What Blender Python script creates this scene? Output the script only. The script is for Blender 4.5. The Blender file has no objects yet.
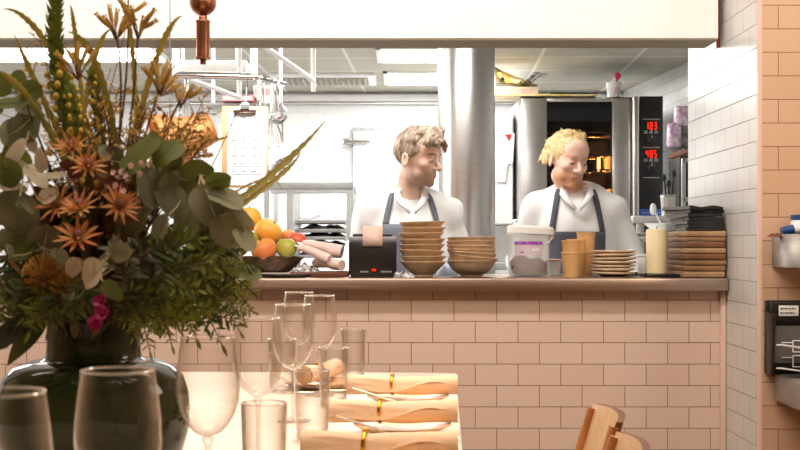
import bpy, bmesh, math, random
import numpy as np
from mathutils import Vector, Matrix, Euler
from mathutils.bvhtree import BVHTree
random.seed(11); np.random.seed(11)
R = math.radians; PI = math.pi
scene = bpy.context.scene
COL = scene.collection
FPX, HOR, EYE = 1251.0, 243.0, 1.095

def P(px, py, d):
    """point of the place seen at pixel (px,py) at distance d in front of the camera plane"""
    return Vector(((px-400)/FPX*d, d, EYE-(py-HOR)/FPX*d))

# ------------------------------------------------------------------ materials
def lin(c):
    return tuple(((v/255)/12.92 if v/255 <= .04045 else ((v/255+.055)/1.055)**2.4) for v in c)

def newmat(name):
    m = bpy.data.materials.new(name); m.use_nodes = True
    nt = m.node_tree
    return m, nt, nt.nodes['Principled BSDF'], nt.nodes['Material Output']

def setp(b, **kw):
    for k, v in kw.items():
        b.inputs[k.replace('_', ' ')].default_value = v

def mat(name, rgb, rough=.5, metal=0, var=.12, scale=30, bump=0, bscale=None, spec=.5, trans=0, emis=None, estr=0, sheen=0, sss=0, coat=0, rgb2=None, stretch=None, coord='Object', translucent=0):
    m, nt, b, out = newmat(name)
    N = nt.nodes; L = nt.links
    tc = N.new('ShaderNodeTexCoord'); mp = N.new('ShaderNodeMapping')
    L.new(tc.outputs[coord], mp.inputs['Vector'])
    if stretch: mp.inputs['Scale'].default_value = stretch
    nz = N.new('ShaderNodeTexNoise'); nz.inputs['Scale'].default_value = scale; nz.inputs['Detail'].default_value = 4
    L.new(mp.outputs[0], nz.inputs['Vector'])
    c = lin(rgb)
    if rgb2: c2 = lin(rgb2); c1 = c
    else:
        c1 = tuple(max(0, v*(1-var)) for v in c); c2 = tuple(min(1, v*(1+var)) for v in c)
    rp = N.new('ShaderNodeValToRGB')
    rp.color_ramp.elements[0].position = .35; rp.color_ramp.elements[1].position = .65
    rp.color_ramp.elements[0].color = (*c1, 1); rp.color_ramp.elements[1].color = (*c2, 1)
    L.new(nz.outputs['Fac'], rp.inputs['Fac']); L.new(rp.outputs['Color'], b.inputs['Base Color'])
    setp(b, Roughness=rough, Metallic=metal)
    b.inputs['Specular IOR Level'].default_value = spec
    if trans: b.inputs['Transmission Weight'].default_value = trans
    if sheen: b.inputs['Sheen Weight'].default_value = sheen
    if coat: b.inputs['Coat Weight'].default_value = coat; b.inputs['Coat Roughness'].default_value = .1
    if sss:
        b.inputs['Subsurface Weight'].default_value = sss; b.inputs['Subsurface Radius'].default_value = (1, .3, .15); b.inputs['Subsurface Scale'].default_value = .006
    if emis:
        b.inputs['Emission Color'].default_value = (*lin(emis), 1); b.inputs['Emission Strength'].default_value = estr
    if bump:
        n2 = nz
        if bscale:
            n2 = N.new('ShaderNodeTexNoise'); n2.inputs['Scale'].default_value = bscale; n2.inputs['Detail'].default_value = 5
            L.new(mp.outputs[0], n2.inputs['Vector'])
        bp = N.new('ShaderNodeBump'); bp.inputs['Strength'].default_value = bump; bp.inputs['Distance'].default_value = .004
        L.new(n2.outputs['Fac'], bp.inputs['Height']); L.new(bp.outputs[0], b.inputs['Normal'])
    if translucent:
        tr = N.new('ShaderNodeBsdfTranslucent'); mx = N.new('ShaderNodeMixShader'); mx.inputs[0].default_value = translucent
        L.new(rp.outputs['Color'], tr.inputs['Color']); L.new(b.outputs[0], mx.inputs[1]); L.new(tr.outputs[0], mx.inputs[2]); L.new(mx.outputs[0], out.inputs['Surface'])
    return m

def glow(name, rgb, strength):
    m, nt, b, out = newmat(name)
    e = nt.nodes.new('ShaderNodeEmission'); e.inputs['Color'].default_value = (*lin(rgb), 1); e.inputs['Strength'].default_value = strength
    nt.links.new(e.outputs[0], out.inputs['Surface'])
    return m

def thin_glass(name, tint=(1, 1, 1), edge=.9, rough=.02, edgecol=(1, .97, .93), power=2.2, edge_glint=.0):
    """thin clear glass: see-through face on, reflective at edges, where white glints and brown darkening are painted in"""
    m, nt, b, out = newmat(name)
    N = nt.nodes; L = nt.links
    tr = N.new('ShaderNodeBsdfTransparent'); tr.inputs['Color'].default_value = (*tint, 1)
    gl = N.new('ShaderNodeBsdfGlossy'); gl.inputs['Roughness'].default_value = rough; gl.inputs['Color'].default_value = (*edgecol, 1)
    lw = N.new('ShaderNodeLayerWeight'); lw.inputs['Blend'].default_value = .5
    pw = N.new('ShaderNodeMath'); pw.operation = 'POWER'; pw.inputs[1].default_value = power
    ml = N.new('ShaderNodeMath'); ml.operation = 'MULTIPLY_ADD'; ml.inputs[1].default_value = edge; ml.inputs[2].default_value = .015
    tm = N.new('ShaderNodeMix'); tm.data_type = 'RGBA'; tm.inputs['A'].default_value = (*tint, 1); tm.inputs['B'].default_value = (tint[0]*.72, tint[1]*.65, tint[2]*.58, 1); L.new(lw.outputs['Facing'], tm.inputs['Factor']); L.new(tm.outputs['Result'], tr.inputs['Color'])  # brown edge tint painted in, standing in for refracted dark surroundings
    mx = N.new('ShaderNodeMixShader')
    L.new(lw.outputs['Facing'], pw.inputs[0]); L.new(pw.outputs[0], ml.inputs[0]); L.new(ml.outputs[0], mx.inputs[0])
    df = N.new('ShaderNodeBsdfTranslucent'); df.inputs['Color'].default_value = (1, .98, .95, 1); d2 = N.new('ShaderNodeBsdfDiffuse'); d2.inputs['Color'].default_value = (1, .98, .95, 1)  # white scatter standing in for highlights along the glass edges
    m1 = N.new('ShaderNodeMixShader'); m1.inputs[0].default_value = .5; m2 = N.new('ShaderNodeMixShader'); m2.inputs[0].default_value = edge_glint
    L.new(df.outputs[0], m1.inputs[1]); L.new(d2.outputs[0], m1.inputs[2]); L.new(gl.outputs[0], m2.inputs[1]); L.new(m1.outputs[0], m2.inputs[2])
    L.new(tr.outputs[0], mx.inputs[1]); L.new(m2.outputs[0], mx.inputs[2]); L.new(mx.outputs[0], out.inputs['Surface'])
    return m

def tile_mat(name, axis, off, c1, c2, mortar, rough=.12, spec=.5, bw=.1537, rh=.077, bumpd=.0015, msize=.0016):
    m, nt, b, out = newmat(name)
    N = nt.nodes; L = nt.links
    tc = N.new('ShaderNodeTexCoord'); sp = N.new('ShaderNodeSeparateXYZ'); cb = N.new('ShaderNodeCombineXYZ'); mp = N.new('ShaderNodeMapping')
    L.new(tc.outputs['Object'], sp.inputs[0]); L.new(sp.outputs[axis], cb.inputs[0]); L.new(sp.outputs[2], cb.inputs[1])
    L.new(cb.outputs[0], mp.inputs['Vector']); mp.inputs['Location'].default_value = (off[0], off[1], 0)
    br = N.new('ShaderNodeTexBrick'); L.new(mp.outputs[0], br.inputs['Vector'])
    br.inputs['Scale'].default_value = 1; br.inputs['Brick Width'].default_value = bw; br.inputs['Row Height'].default_value = rh
    br.inputs['Mortar Size'].default_value = msize; br.inputs['Mortar Smooth'].default_value = .25; br.inputs['Bias'].default_value = 0
    br.inputs['Color1'].default_value = (*lin(c1), 1); br.inputs['Color2'].default_value = (*lin(c2), 1); br.inputs['Mortar'].default_value = (*lin(mortar), 1)
    L.new(br.outputs['Color'], b.inputs['Base Color'])
    setp(b, Roughness=rough); b.inputs['Specular IOR Level'].default_value = spec
    rr = N.new('ShaderNodeMapRange'); rr.inputs['To Min'].default_value = rough; rr.inputs['To Max'].default_value = .8
    L.new(br.outputs['Fac'], rr.inputs['Value']); L.new(rr.outputs[0], b.inputs['Roughness'])
    nz = N.new('ShaderNodeTexNoise'); nz.inputs['Scale'].default_value = 9; L.new(mp.outputs[0], nz.inputs['Vector'])
    ma = N.new('ShaderNodeMath'); ma.operation = 'MULTIPLY_ADD'; ma.inputs[1].default_value = -1.0
    L.new(br.outputs['Fac'], ma.inputs[0]); 
    mb = N.new('ShaderNodeMath'); mb.operation = 'MULTIPLY'; mb.inputs[1].default_value = .5; L.new(nz.outputs['Fac'], mb.inputs[0]); L.new(mb.outputs[0], ma.inputs[2])
    bp = N.new('ShaderNodeBump'); bp.inputs['Strength'].default_value = .6; bp.inputs['Distance'].default_value = bumpd
    L.new(ma.outputs[0], bp.inputs['Height']); L.new(bp.outputs[0], b.inputs['Normal'])
    return m

# ------------------------------------------------------------------ mesh builder
class B:
    def __init__(s): s.v = []; s.f = []; s.m = []; s.mats = []; s.smooth = True; s.sharp = 40; s.attr = None
    def mi(s, m):
        if m not in s.mats: s.mats.append(m)
        return s.mats.index(m)
    def add(s, vs, fs, m, M=None):
        o = len(s.v); k = s.mi(m)
        s.v += [tuple(M @ Vector(p)) if M else tuple(p) for p in vs]
        s.f += [tuple(i+o for i in f) for f in fs]; s.m += [k]*len(fs)
        return s
    def box(s, c, d, m, bev=0, M=None, seg=2, rot=None, top=None):
        bm = bmesh.new(); bmesh.ops.create_cube(bm, size=1)
        for v in bm.verts:
            k = top if (top and v.co.z > 0) else (1, 1)
            v.co = Vector((v.co.x*d[0]*k[0], v.co.y*d[1]*k[1], v.co.z*d[2]))
        if bev: bmesh.ops.bevel(bm, geom=bm.edges[:], offset=bev, segments=seg, affect='EDGES', profile=.5)
        T = Matrix.Translation(c)
        if rot: T = T @ Euler(rot).to_matrix().to_4x4()
        if M: T = M @ T
        bm.verts.index_update()
        s.add([v.co.copy() for v in bm.verts], [[v.index for v in f.verts] for f in bm.faces], m, T); bm.free(); return s
    def lathe(s, prof, m, n=40, M=None, closed=False, c=(0, 0, 0), sx=1, sy=1):
        vs = []; fs = []
        for r, z in prof:
            for i in range(n):
                a = 2*PI*i/n; vs.append((c[0]+r*math.cos(a)*sx, c[1]+r*math.sin(a)*sy, c[2]+z))
        k = len(prof)
        for j in range(k-1):
            for i in range(n):
                i2 = (i+1) % n; fs.append((j*n+i, j*n+i2, (j+1)*n+i2, (j+1)*n+i))
        if closed:
            for i in range(n):
                i2 = (i+1) % n; fs.append(((k-1)*n+i, (k-1)*n+i2, i2, i))
        else:
            if prof[0][0] > 1e-6 and getattr(s, 'capends', True): pass
        s.add(vs, fs, m, M); return s
    def tube(s, pts, r, m, n=8, caps=True, flat=1):
        pts = [Vector(p) for p in pts]; k = len(pts)
        rs = r if isinstance(r, (list, tuple)) else [r]*k
        vs = []; fs = []; up = None
        for j, p in enumerate(pts):
            t = (pts[min(j+1, k-1)]-pts[max(j-1, 0)])
            t = t.normalized() if t.length > 1e-9 else Vector((0, 0, 1))
            if up is None:
                up = Vector((0, 0, 1)) if abs(t.z) < .9 else Vector((0, 1, 0))
            a = t.cross(up)
            a = a.normalized() if a.length > 1e-6 else t.orthogonal().normalized()
            up = a.cross(t).normalized()
            for i in range(n):
                g = 2*PI*i/n; vs.append(p+a*math.cos(g)*rs[j]+up*math.sin(g)*rs[j]*flat)
        for j in range(k-1):
            for i in range(n):
                i2 = (i+1) % n; fs.append((j*n+i, j*n+i2, (j+1)*n+i2, (j+1)*n+i))
        if caps: fs += [tuple(range(n))[::-1], tuple((k-1)*n+i for i in range(n))]
        s.add(vs, fs, m); return s
    def ball(s, c, r, m, n=16, k=10, M=None, fn=None):
        rr = r if isinstance(r, (tuple, list)) else (r, r, r)
        vs = []; fs = []
        for j in range(k+1):
            t = PI*j/k
            for i in range(n):
                a = 2*PI*i/n; d = Vector((math.sin(t)*math.cos(a), math.sin(t)*math.sin(a), -math.cos(t)))
                g = fn(d) if fn else 1
                vs.append((c[0]+d.x*rr[0]*g, c[1]+d.y*rr[1]*g, c[2]+d.z*rr[2]*g))
        for j in range(k):
            for i in range(n):
                i2 = (i+1) % n; fs.append((j*n+i, j*n+i2, (j+1)*n+i2, (j+1)*n+i))
        s.add(vs, fs, m, M); return s
    def leaf(s, base, d, nrm, L, W, m, shape=None, n=7, bend=0, fold=.15, serr=0, wave=0):
        """a leaf blade from base along d; nrm is its upper side; bend curls the tip down, fold lifts the two halves"""
        d = Vector(d).normalized(); nrm = Vector(nrm); sd = d.cross(nrm)
        sd = sd.normalized() if sd.length > 1e-6 else d.orthogonal().normalized()
        nrm = sd.cross(d).normalized()
        shape = shape or (lambda t: math.sin(PI*min(1, max(0, t)))**.7)
        vs = []; fs = []; p = Vector(base); ang = 0; st = L/n
        for j in range(n+1):
            t = j/n; w = W*.5*max(shape(t), .02)
            if serr and j % 2: w *= 1-serr
            cd = d*math.cos(ang)-nrm*math.sin(ang); cn = nrm*math.cos(ang)+d*math.sin(ang)
            if j: p = p+cd*st
            wv = wave*math.sin(t*9+1)*W
            vs += [p-sd*w+cn*(w*fold+wv), p, p+sd*w+cn*(w*fold-wv)]
            ang += bend/n
        for j in range(n):
            a = j*3; fs += [(a, a+1, a+4, a+3), (a+1, a+2, a+5, a+4)]
        s.add(vs, fs, m); return s
    def strip(s, left, right, m, thick=0):
        n = len(left); vs = []; fs = []
        for a, b in zip(left, right): vs += [Vector(a), Vector(b)]
        for j in range(n-1): fs.append((2*j, 2*j+1, 2*j+3, 2*j+2))
        s.add(vs, fs, m); return s

_world = {}
def wloc(o):
    return _world.get(o.name, Vector((0, 0, 0))) if o else Vector((0, 0, 0))

def part(name, b, parent=None, world=False, sharp=40, smooth=True, solid=0):
    """link a builder as ONE mesh object; world=True: its points are world points under an unrotated parent"""
    me = bpy.data.meshes.new(name)
    vs = b.v
    if world and parent is not None:
        w = wloc(parent); vs = [(v[0]-w.x, v[1]-w.y, v[2]-w.z) for v in vs]
    me.from_pydata(vs, [], b.f)
    for m in b.mats: me.materials.append(m)
    me.polygons.foreach_set('material_index', b.m)
    me.polygons.foreach_set('use_smooth', [smooth]*len(b.f))
    if smooth and sharp: me.set_sharp_from_angle(angle=R(sharp))
    me.update()
    o = bpy.data.objects.new(name, me); COL.objects.link(o)
    if parent is not None:
        o.parent = parent; _world[o.name] = wloc(parent)
    if solid:
        md = o.modifiers.new('thickness', 'SOLIDIFY'); md.thickness = solid; md.offset = 0
    return o

def tag(o, label=None, cat=None, group=None, kind=None):
    if label: o['label'] = label
    if cat: o['category'] = cat
    if group: o['group'] = group
    if kind: o['kind'] = kind
    return o

def thing(name, label, cat, loc=(0, 0, 0), rot=(0, 0, 0), group=None):
    o = bpy.data.objects.new(name, None); COL.objects.link(o)
    o.empty_display_size = .05
    o.location = loc; o.rotation_euler = rot; _world[o.name] = Vector(loc)
    return tag(o, label, cat, group)

def solo(name, b, label, cat, loc=(0, 0, 0), rot=(0, 0, 0), group=None, kind=None, **kw):
    o = part(name, b, None, **kw); o.location = loc; o.rotation_euler = rot; _world[o.name] = Vector(loc)
    return tag(o, label, cat, group, kind)

def struct(name, b, **kw):
    o = part(name, b, None, **kw); o['kind'] = 'structure'; return o

def dup(root, loc, rot, label, group=None):
    def cp(o, par):
        c = o.copy(); COL.objects.link(c); c.parent = par
        for ch in [x for x in o.children]: cp(ch, c)
        return c
    r = cp(root, None); r.location = loc; r.rotation_euler = rot
    if label: r['label'] = label
    if group: r['group'] = group
    _world[r.name] = Vector(loc)
    return r

def bez(p0, p1, p2, p3, n=12):
    out = []
    for i in range(n+1):
        t = i/n; u = 1-t
        out.append(Vector(p0)*u**3+Vector(p1)*3*u*u*t+Vector(p2)*3*u*t*t+Vector(p3)*t**3)
    return out
def quad(p0, p1, p2, n=12):
    return [Vector(p0)*(1-t)**2+Vector(p1)*2*t*(1-t)+Vector(p2)*t*t for t in [i/n for i in range(n+1)]]
def samp(path, t):
    x = t*(len(path)-1); i = min(int(x), len(path)-2); return path[i].lerp(path[i+1], x-i)
def tang(path, t):
    x = t*(len(path)-1); i = min(int(x), len(path)-2); return (path[i+1]-path[i]).normalized()
def rnd(a, b): return random.uniform(a, b)
def rvec(): 
    while True:
        v = Vector((rnd(-1, 1), rnd(-1, 1), rnd(-1, 1)))
        if .05 < v.length < 1: return v.normalized()

# ------------------------------------------------------------------ smooth solid modelling (blended volumes -> one closed skin)
class Vol:
    def __init__(s, lo, hi, h):
        s.lo = np.array(lo, float); s.h = h
        n = np.ceil((np.array(hi)-s.lo)/h).astype(int)+1
        s.F = np.full(n, .05, np.float32); s.n = n
        s.ax = [s.lo[i]+np.arange(n[i])*h for i in range(3)]
    def _win(s, c, r):
        a = np.maximum(0, np.floor((np.array(c)-r-s.lo)/s.h).astype(int)); b = np.minimum(s.n, np.ceil((np.array(c)+r-s.lo)/s.h).astype(int)+1)
        if (b <= a).any(): return None
        sl = tuple(slice(a[i], b[i]) for i in range(3))
        X = s.ax[0][sl[0]][:, None, None]; Y = s.ax[1][sl[1]][None, :, None]; Z = s.ax[2][sl[2]][None, None, :]
        return sl, X, Y, Z
    def _mix(s, sl, d, k, sub):
        f = s.F[sl]
        if sub:
            d = -d; h = np.maximum(k-np.abs(f-d), 0)/max(k, 1e-6); s.F[sl] = np.maximum(f, d)+h*h*k*.25
        else:
            h = np.maximum(k-np.abs(f-d), 0)/max(k, 1e-6); s.F[sl] = np.minimum(f, d)-h*h*k*.25
    def ell(s, c, r, k=.02, M=None, sub=False, rot=None):
        r = r if isinstance(r, (tuple, list)) else (r, r, r)
        c = Vector(c); Rm = Euler(rot).to_matrix() if rot else Matrix.Identity(3)
        if M is not None: c = M @ c; Rm = M.to_3x3().normalized() @ Rm
        w = s._win(c, max(r)+.05)
        if not w: return s
        sl, X, Y, Z = w; X = X-c.x; Y = Y-c.y; Z = Z-c.z; I = Rm.transposed()
        x = I[0][0]*X+I[0][1]*Y+I[0][2]*Z; y = I[1][0]*X+I[1][1]*Y+I[1][2]*Z; z = I[2][0]*X+I[2][1]*Y+I[2][2]*Z
        k0 = np.sqrt((x/r[0])**2+(y/r[1])**2+(z/r[2])**2); k1 = np.sqrt((x/r[0]**2)**2+(y/r[1]**2)**2+(z/r[2]**2)**2)+1e-9
        s._mix(sl, k0*(k0-1)/k1, k, sub); return s
    def cone(s, a, b, r1, r2, k=.02, M=None, sub=False, flat=1):
        a = Vector(a); b = Vector(b)
        if M is not None: a = M @ a; b = M @ b
        c = (a+b)/2; w = s._win(c, (b-a).length/2+max(r1, r2)+.05)
        if not w: return s
        sl, X, Y, Z = w; ba = b-a; L2 = max(ba.length_squared, 1e-9)
        X = X-a.x; Y = (Y-a.y); Z = Z-a.z
        t = np.clip((X*ba.x+Y*ba.y+Z*ba.z)/L2, 0, 1)
        d = np.sqrt((X-t*ba.x)**2+((Y-t*ba.y)/flat)**2+(Z-t*ba.z)**2)-(r1+t*(r2-r1))
        s._mix(sl, d*min(1, flat), k, sub); return s
    def noise(s, amp, freq, seed=0, zs=1):
        """soft fabric-like waves"""
        rg = np.random.RandomState(seed); X = s.ax[0][:, None, None]; Y = s.ax[1][None, :, None]; Z = s.ax[2][None, None, :]
        for i in range(5):
            q = rg.normal(size=3)*freq; q[2] *= zs
            s.F += (amp/2.2*np.sin(q[0]*X+q[1]*Y+q[2]*Z+rg.uniform(0, 6))).astype(np.float32)
        return s
    def cut(s, co, no):
        """keep only the side where (p-co).no<0"""
        X = s.ax[0][:, None, None]; Y = s.ax[1][None, :, None]; Z = s.ax[2][None, None, :]; no = Vector(no).normalized()
        s.F = np.maximum(s.F, ((X-co[0])*no.x+(Y-co[1])*no.y+(Z-co[2])*no.z).astype(np.float32)); return s
    def mesh(s, smooth=1):
        F = s.F.copy(); F[0] = F[-1] = .05; F[:, 0] = F[:, -1] = .05; F[:, :, 0] = F[:, :, -1] = .05
        S = F < 0; n = np.array(F.shape)-1
        def cor(A, o): return A[o[0]:o[0]+n[0], o[1]:o[1]+n[1], o[2]:o[2]+n[2]]
        cs = [(i, j, k) for i in (0, 1) for j in (0, 1) for k in (0, 1)]
        acc = np.zeros((*n, 3), np.float32); cnt = np.zeros(n, np.float32)
        for c in cs:
            for a in range(3):
                if c[a] == 0:
                    e = list(c); e[a] = 1
                    f1 = cor(F, c); f2 = cor(F, e); x = (f1 < 0) != (f2 < 0)
                    t = np.where(x, f1/np.where(x, f1-f2, 1), 0)
                    for q in range(3): acc[..., q] += np.where(x, c[q]+(t if q == a else 0), 0)
                    cnt += x
        m = cnt > 0; idx = np.full(n, -1, np.int64); idx[m] = np.arange(m.sum())
        ij = np.argwhere(m); V = (ij+acc[m]/cnt[m][:, None])*s.h+s.lo
        Q = []
        for a in range(3):
            b_, c_ = (a+1) % 3, (a+2) % 3
            sl0 = [slice(None)]*3; sl1 = [slice(None)]*3; sl0[a] = slice(0, -1); sl1[a] = slice(1, None)
            s0 = S[tuple(sl0)]; s1 = S[tuple(sl1)]
            for flip, msk in ((False, s0 & ~s1), (True, ~s0 & s1)):
                g = np.argwhere(msk); g = g[(g[:, b_] > 0) & (g[:, c_] > 0) & (g[:, b_] < n[b_]) & (g[:, c_] < n[c_])]
                if not len(g): continue
                def at(db, dc):
                    h = g.copy(); h[:, b_] -= db; h[:, c_] -= dc; return idx[h[:, 0], h[:, 1], h[:, 2]]
                q = np.stack([at(1, 1), at(0, 1), at(0, 0), at(1, 0)], 1)
                Q.append(q[:, ::-1] if flip else q)
        Q = np.concatenate(Q); Q = Q[(Q >= 0).all(1)]
        for _ in range(smooth):
            A = np.zeros_like(V); C = np.zeros(len(V))
            for i in range(4):
                u = Q[:, i]; w = Q[:, (i+1) % 4]
                np.add.at(A, u, V[w]); np.add.at(A, w, V[u]); np.add.at(C, u, 1); np.add.at(C, w, 1)
            V = V*.5+.5*A/np.maximum(C, 1)[:, None]
        return V, Q
    def build(s, m, smooth=1, M=None):
        V, Q = s.mesh(smooth); b = B(); b.mi(m)
        b.v = [tuple(p) for p in V.tolist()]; b.f = [tuple(q) for q in Q.tolist()]; b.m = [0]*len(b.f)
        return b
# ================================================================== materials
XS = 1.17            # plane of the white side wall of the opening
M_tile = tile_mat('tan glazed tile', 0, (.0365, -.0433), (234, 207, 189), (230, 201, 181), (150, 112, 90), rough=.24, bumpd=.0012)
M_tileR = tile_mat('amber glazed tile', 0, (-.0075, -.0243), (226, 188, 158), (221, 182, 150), (160, 112, 80), rough=.22)
M_tileW = tile_mat('white glazed tile', 1, (.04, -.0433), (224, 223, 221), (220, 219, 217), (140, 132, 124), rough=.24, bumpd=.0012)
M_tileK = tile_mat('white kitchen tile', 1, (.02, -.02), (238, 238, 236), (232, 232, 230), (150, 148, 142), rough=.2)
M_tileB = tile_mat('white back wall tile', 0, (.02, -.02), (240, 240, 240), (238, 238, 238), (222, 222, 222), rough=.3)
M_ceilK = tile_mat('ceiling tile', 0, (0, 0), (186, 181, 166), (180, 175, 160), (218, 216, 208), rough=.8, bw=.6, rh=.6, msize=.012)
# the ceiling grid lies in x-y
for n in M_ceilK.node_tree.nodes:
    if n.type == 'COMBXYZ':
        sp = [q for q in M_ceilK.node_tree.nodes if q.type == 'SEPXYZ'][0]
        M_ceilK.node_tree.links.new(sp.outputs[1], n.inputs[1])
    if n.type == 'TEX_BRICK': n.offset = 0
    if n.type == 'MAPPING': n.inputs['Rotation'].default_value = (0, 0, R(2))
M_plaster = mat('white plaster', (246, 244, 240), .7, var=.015, scale=4)
M_plasterG = mat('grey tan soffit', (164, 155, 132), .7, var=.05, scale=2)
M_panel = mat('white coldroom panel', (240, 241, 242), .45, var=.01, scale=3)
M_bull = mat('pink beige bullnose tile', (232, 200, 180), .2, var=.03, scale=8)
M_floor = mat('brown floor boards', (120, 84, 58), .5, var=.2, scale=6, stretch=(1, 8, 1))
M_floorK = mat('grey quarry floor', (120, 116, 112), .6, var=.1, scale=12)
M_warmwall = mat('warm cream wall paint', (226, 196, 160), .8, var=.03, scale=3)
M_steel = mat('brushed steel', (196, 192, 188), .3, 1, var=.06, scale=14, stretch=(1, 1, 12))
M_steelH = mat('brushed steel along', (196, 176, 164), .34, 1, var=.08, scale=10, stretch=(.3, 8, 8))
M_chrome = mat('polished chrome', (225, 226, 228), .12, 1, var=.02, scale=10)
M_dkmetal = mat('dark metal', (52, 50, 50), .4, .8, var=.1)
M_black = mat('black plastic', (26, 24, 24), .35, var=.1)
M_blackG = mat('black glass', (14, 13, 14), .08, var=.05)
M_white = mat('white plastic', (240, 238, 234), .4, var=.02)
M_paper = mat('white paper', (248, 247, 244), .8, var=.01)
M_red = mat('red plastic', (200, 40, 36), .4, var=.05)
M_copper = mat('warm copper', (152, 102, 76), .32, 1, var=.1, scale=20)
M_copperD = mat('dark copper', (120, 66, 40), .35, 1, var=.1, scale=20)

def quadface(b, pts, m): b.add(pts, [tuple(range(len(pts)))], m)

# ================================================================== the setting
b = B(); b.box((-.4, .9, -.05), (6.4, 6.4, .1), M_floor); struct('floor', b)
b = B(); b.box((-.4, 1.25, 3.05), (6.4, 6.9, .1), M_warmwall); struct('ceiling', b)
b = B(); b.box((-3.65, .9, 1.5), (.1, 6.4, 3), M_warmwall); struct('wall_left', b)
b = B(); b.box((-.6, -2.25, 1.5), (6.2, .1, 3), M_warmwall); struct('wall_rear', b)
b = B(); b.box((2.55, .9, 1.5), (.1, 6.3, 3), M_warmwall); struct('wall_right', b)
YF = 4.5; Y0 = 4.09; Y2 = 5.08
b = B(); b.box(((-3.6+XS)/2, 4.74, .462), (XS+3.6, .48, .9235), M_tile); struct('wall_front', b, smooth=False)
b = B(); b.box(((-3.6+XS-.026)/2, YF+.1, (1.832+3)/2), (XS-.026+3.6, .2, 3-1.832), M_plaster)
struct('wall_upper', b, smooth=False)
b = B(); b.box(((-3.6+XS-.026)/2, YF+.1, 1.829), (XS-.026+3.6, .19, .006), M_plasterG); struct('trim_1', b, smooth=False)  # thin sheet under the bulkhead, greyer and darker than its face
b = B(); b.box((XS-.020, YF+.02, 2.405), (.012, .012, 1.21), M_copperD); struct('trim_2', b, smooth=False)
# pier: white tiled side, amber tiled front, rounded corner tile
b = B(); r = .014
quadface(b, [(XS, Y2, 0), (XS, Y0+r, 0), (XS, Y0+r, 3), (XS, Y2, 3)], M_tileW)
quadface(b, [(XS+r, Y0, 0), (2.5, Y0, 0), (2.5, Y0, 3), (XS+r, Y0, 3)], M_tileR)
quadface(b, [(2.5, Y2, 0), (XS, Y2, 0), (XS, Y2, 3), (2.5, Y2, 3)], M_panel)
quadface(b, [(2.5, Y0, 0), (2.5, Y2, 0), (2.5, Y2, 3), (2.5, Y0, 3)], M_panel)
k = 6; vs = []
for i in range(k+1):
    a = PI+PI/2*i/k; vs += [(XS+r+r*math.cos(a), Y0+r+r*math.sin(a), z) for z in (0, 3)]
b.add(vs, [(2*i, 2*i+2, 2*i+3, 2*i+1) for i in range(k)], M_bull)
struct('wall_pier', b, sharp=60)
b = B(); b.box((XS-.011, YF-.011, .462), (.021, .021, .924), M_bull, .006); struct('trim_3', b)
# kitchen
def KX(y): return 1.836-.0855*(y-7.98)
b = B(); quadface(b, [(KX(10), 10, -.15), (KX(5.09), 5.09, -.15), (KX(5.09), 5.09, 2.25), (KX(10), 10, 2.25)], M_tileK)
struct('wall_kitchen_right', b, smooth=False)
b = B(); b.box((-.95, 9.65, 1.05), (5.4, .1, 2.4), M_panel); struct('wall_kitchen_back', b, smooth=False)
b = B(); b.box((-3.66, 7.15, 1.05), (.1, 4.9, 2.4), M_panel); struct('wall_kitchen_left', b, smooth=False)
b = B(); b.box((-.7, 7.34, -.2), (5.9, 4.7, .1), M_floorK); struct('floor_kitchen', b)
b = B(); b.box((-.7, 7.2, 2.28), (5.9, 5, .06), M_ceilK); struct('ceiling_kitchen', b, smooth=False)
# tiled strip, cornice and door of the cold room on the back wall
xa = P(285, 0, 9.6).x; xb = P(324, 0, 9.6).x
b = B(); b.box(((xa-2.2+xb)/2, 9.595, 1.05), (xb-xa+2.2, .02, 2.4), M_tileB); struct('wall_kitchen_tiled', b, smooth=False)
b = B(); b.box((-.7, 9.56, 2.2), (5, .06, .06), M_panel, .01); b.box((-.7, 9.54, 2.16), (5, .03, .02), M_steel, .004); struct('trim_4', b)
d0 = P(353.5, 128, 9.6)
M_seal = mat('grey door seal', (176, 178, 180), .6)
b = B(); b.box((d0.x+.46, 9.56, (d0.z-.15)/2), (.94, .05, d0.z+.15), M_seal, .006); dr = struct('door_1', b)
b = B(); b.box((d0.x+.46, 9.53, (d0.z-.17)/2-.005), (.915, .05, d0.z+.11), M_panel, .012); part('door_leaf', b, dr)
hz = P(0, 142, 9.5).z
b = B(); b.box((P(359, 0, 9.5).x, 9.49, hz), (.14, .03, .042), M_chrome, .012); b.box((P(347, 0, 9.5).x, 9.5, hz), (.08, .05, .055), M_chrome, .015)
b.tube([(P(344, 0, 9.5).x, 9.46, hz), (P(370, 0, 9.5).x, 9.46, hz)], .014, M_steel, 8); part('hinge', b, dr)
M_print = mat('faint print', (190, 196, 202), .8)
b = B(); q0 = P(380, 135, 9.49); q1 = P(397, 175, 9.49)
b.box(((q0.x+q1.x)/2, 9.497, (q0.z+q1.z)/2), (q1.x-q0.x, .004, q0.z-q1.z), M_paper)
for i in range(9): b.box(((q0.x+q1.x)/2, 9.4945, q0.z-.03-i*.03), ((q1.x-q0.x)*.8, .001, .006), M_print)
solo('notice_sheet', b, 'white printed notice sheet fixed to the cold room door behind the brown-haired cook', 'notice', smooth=False)

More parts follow.
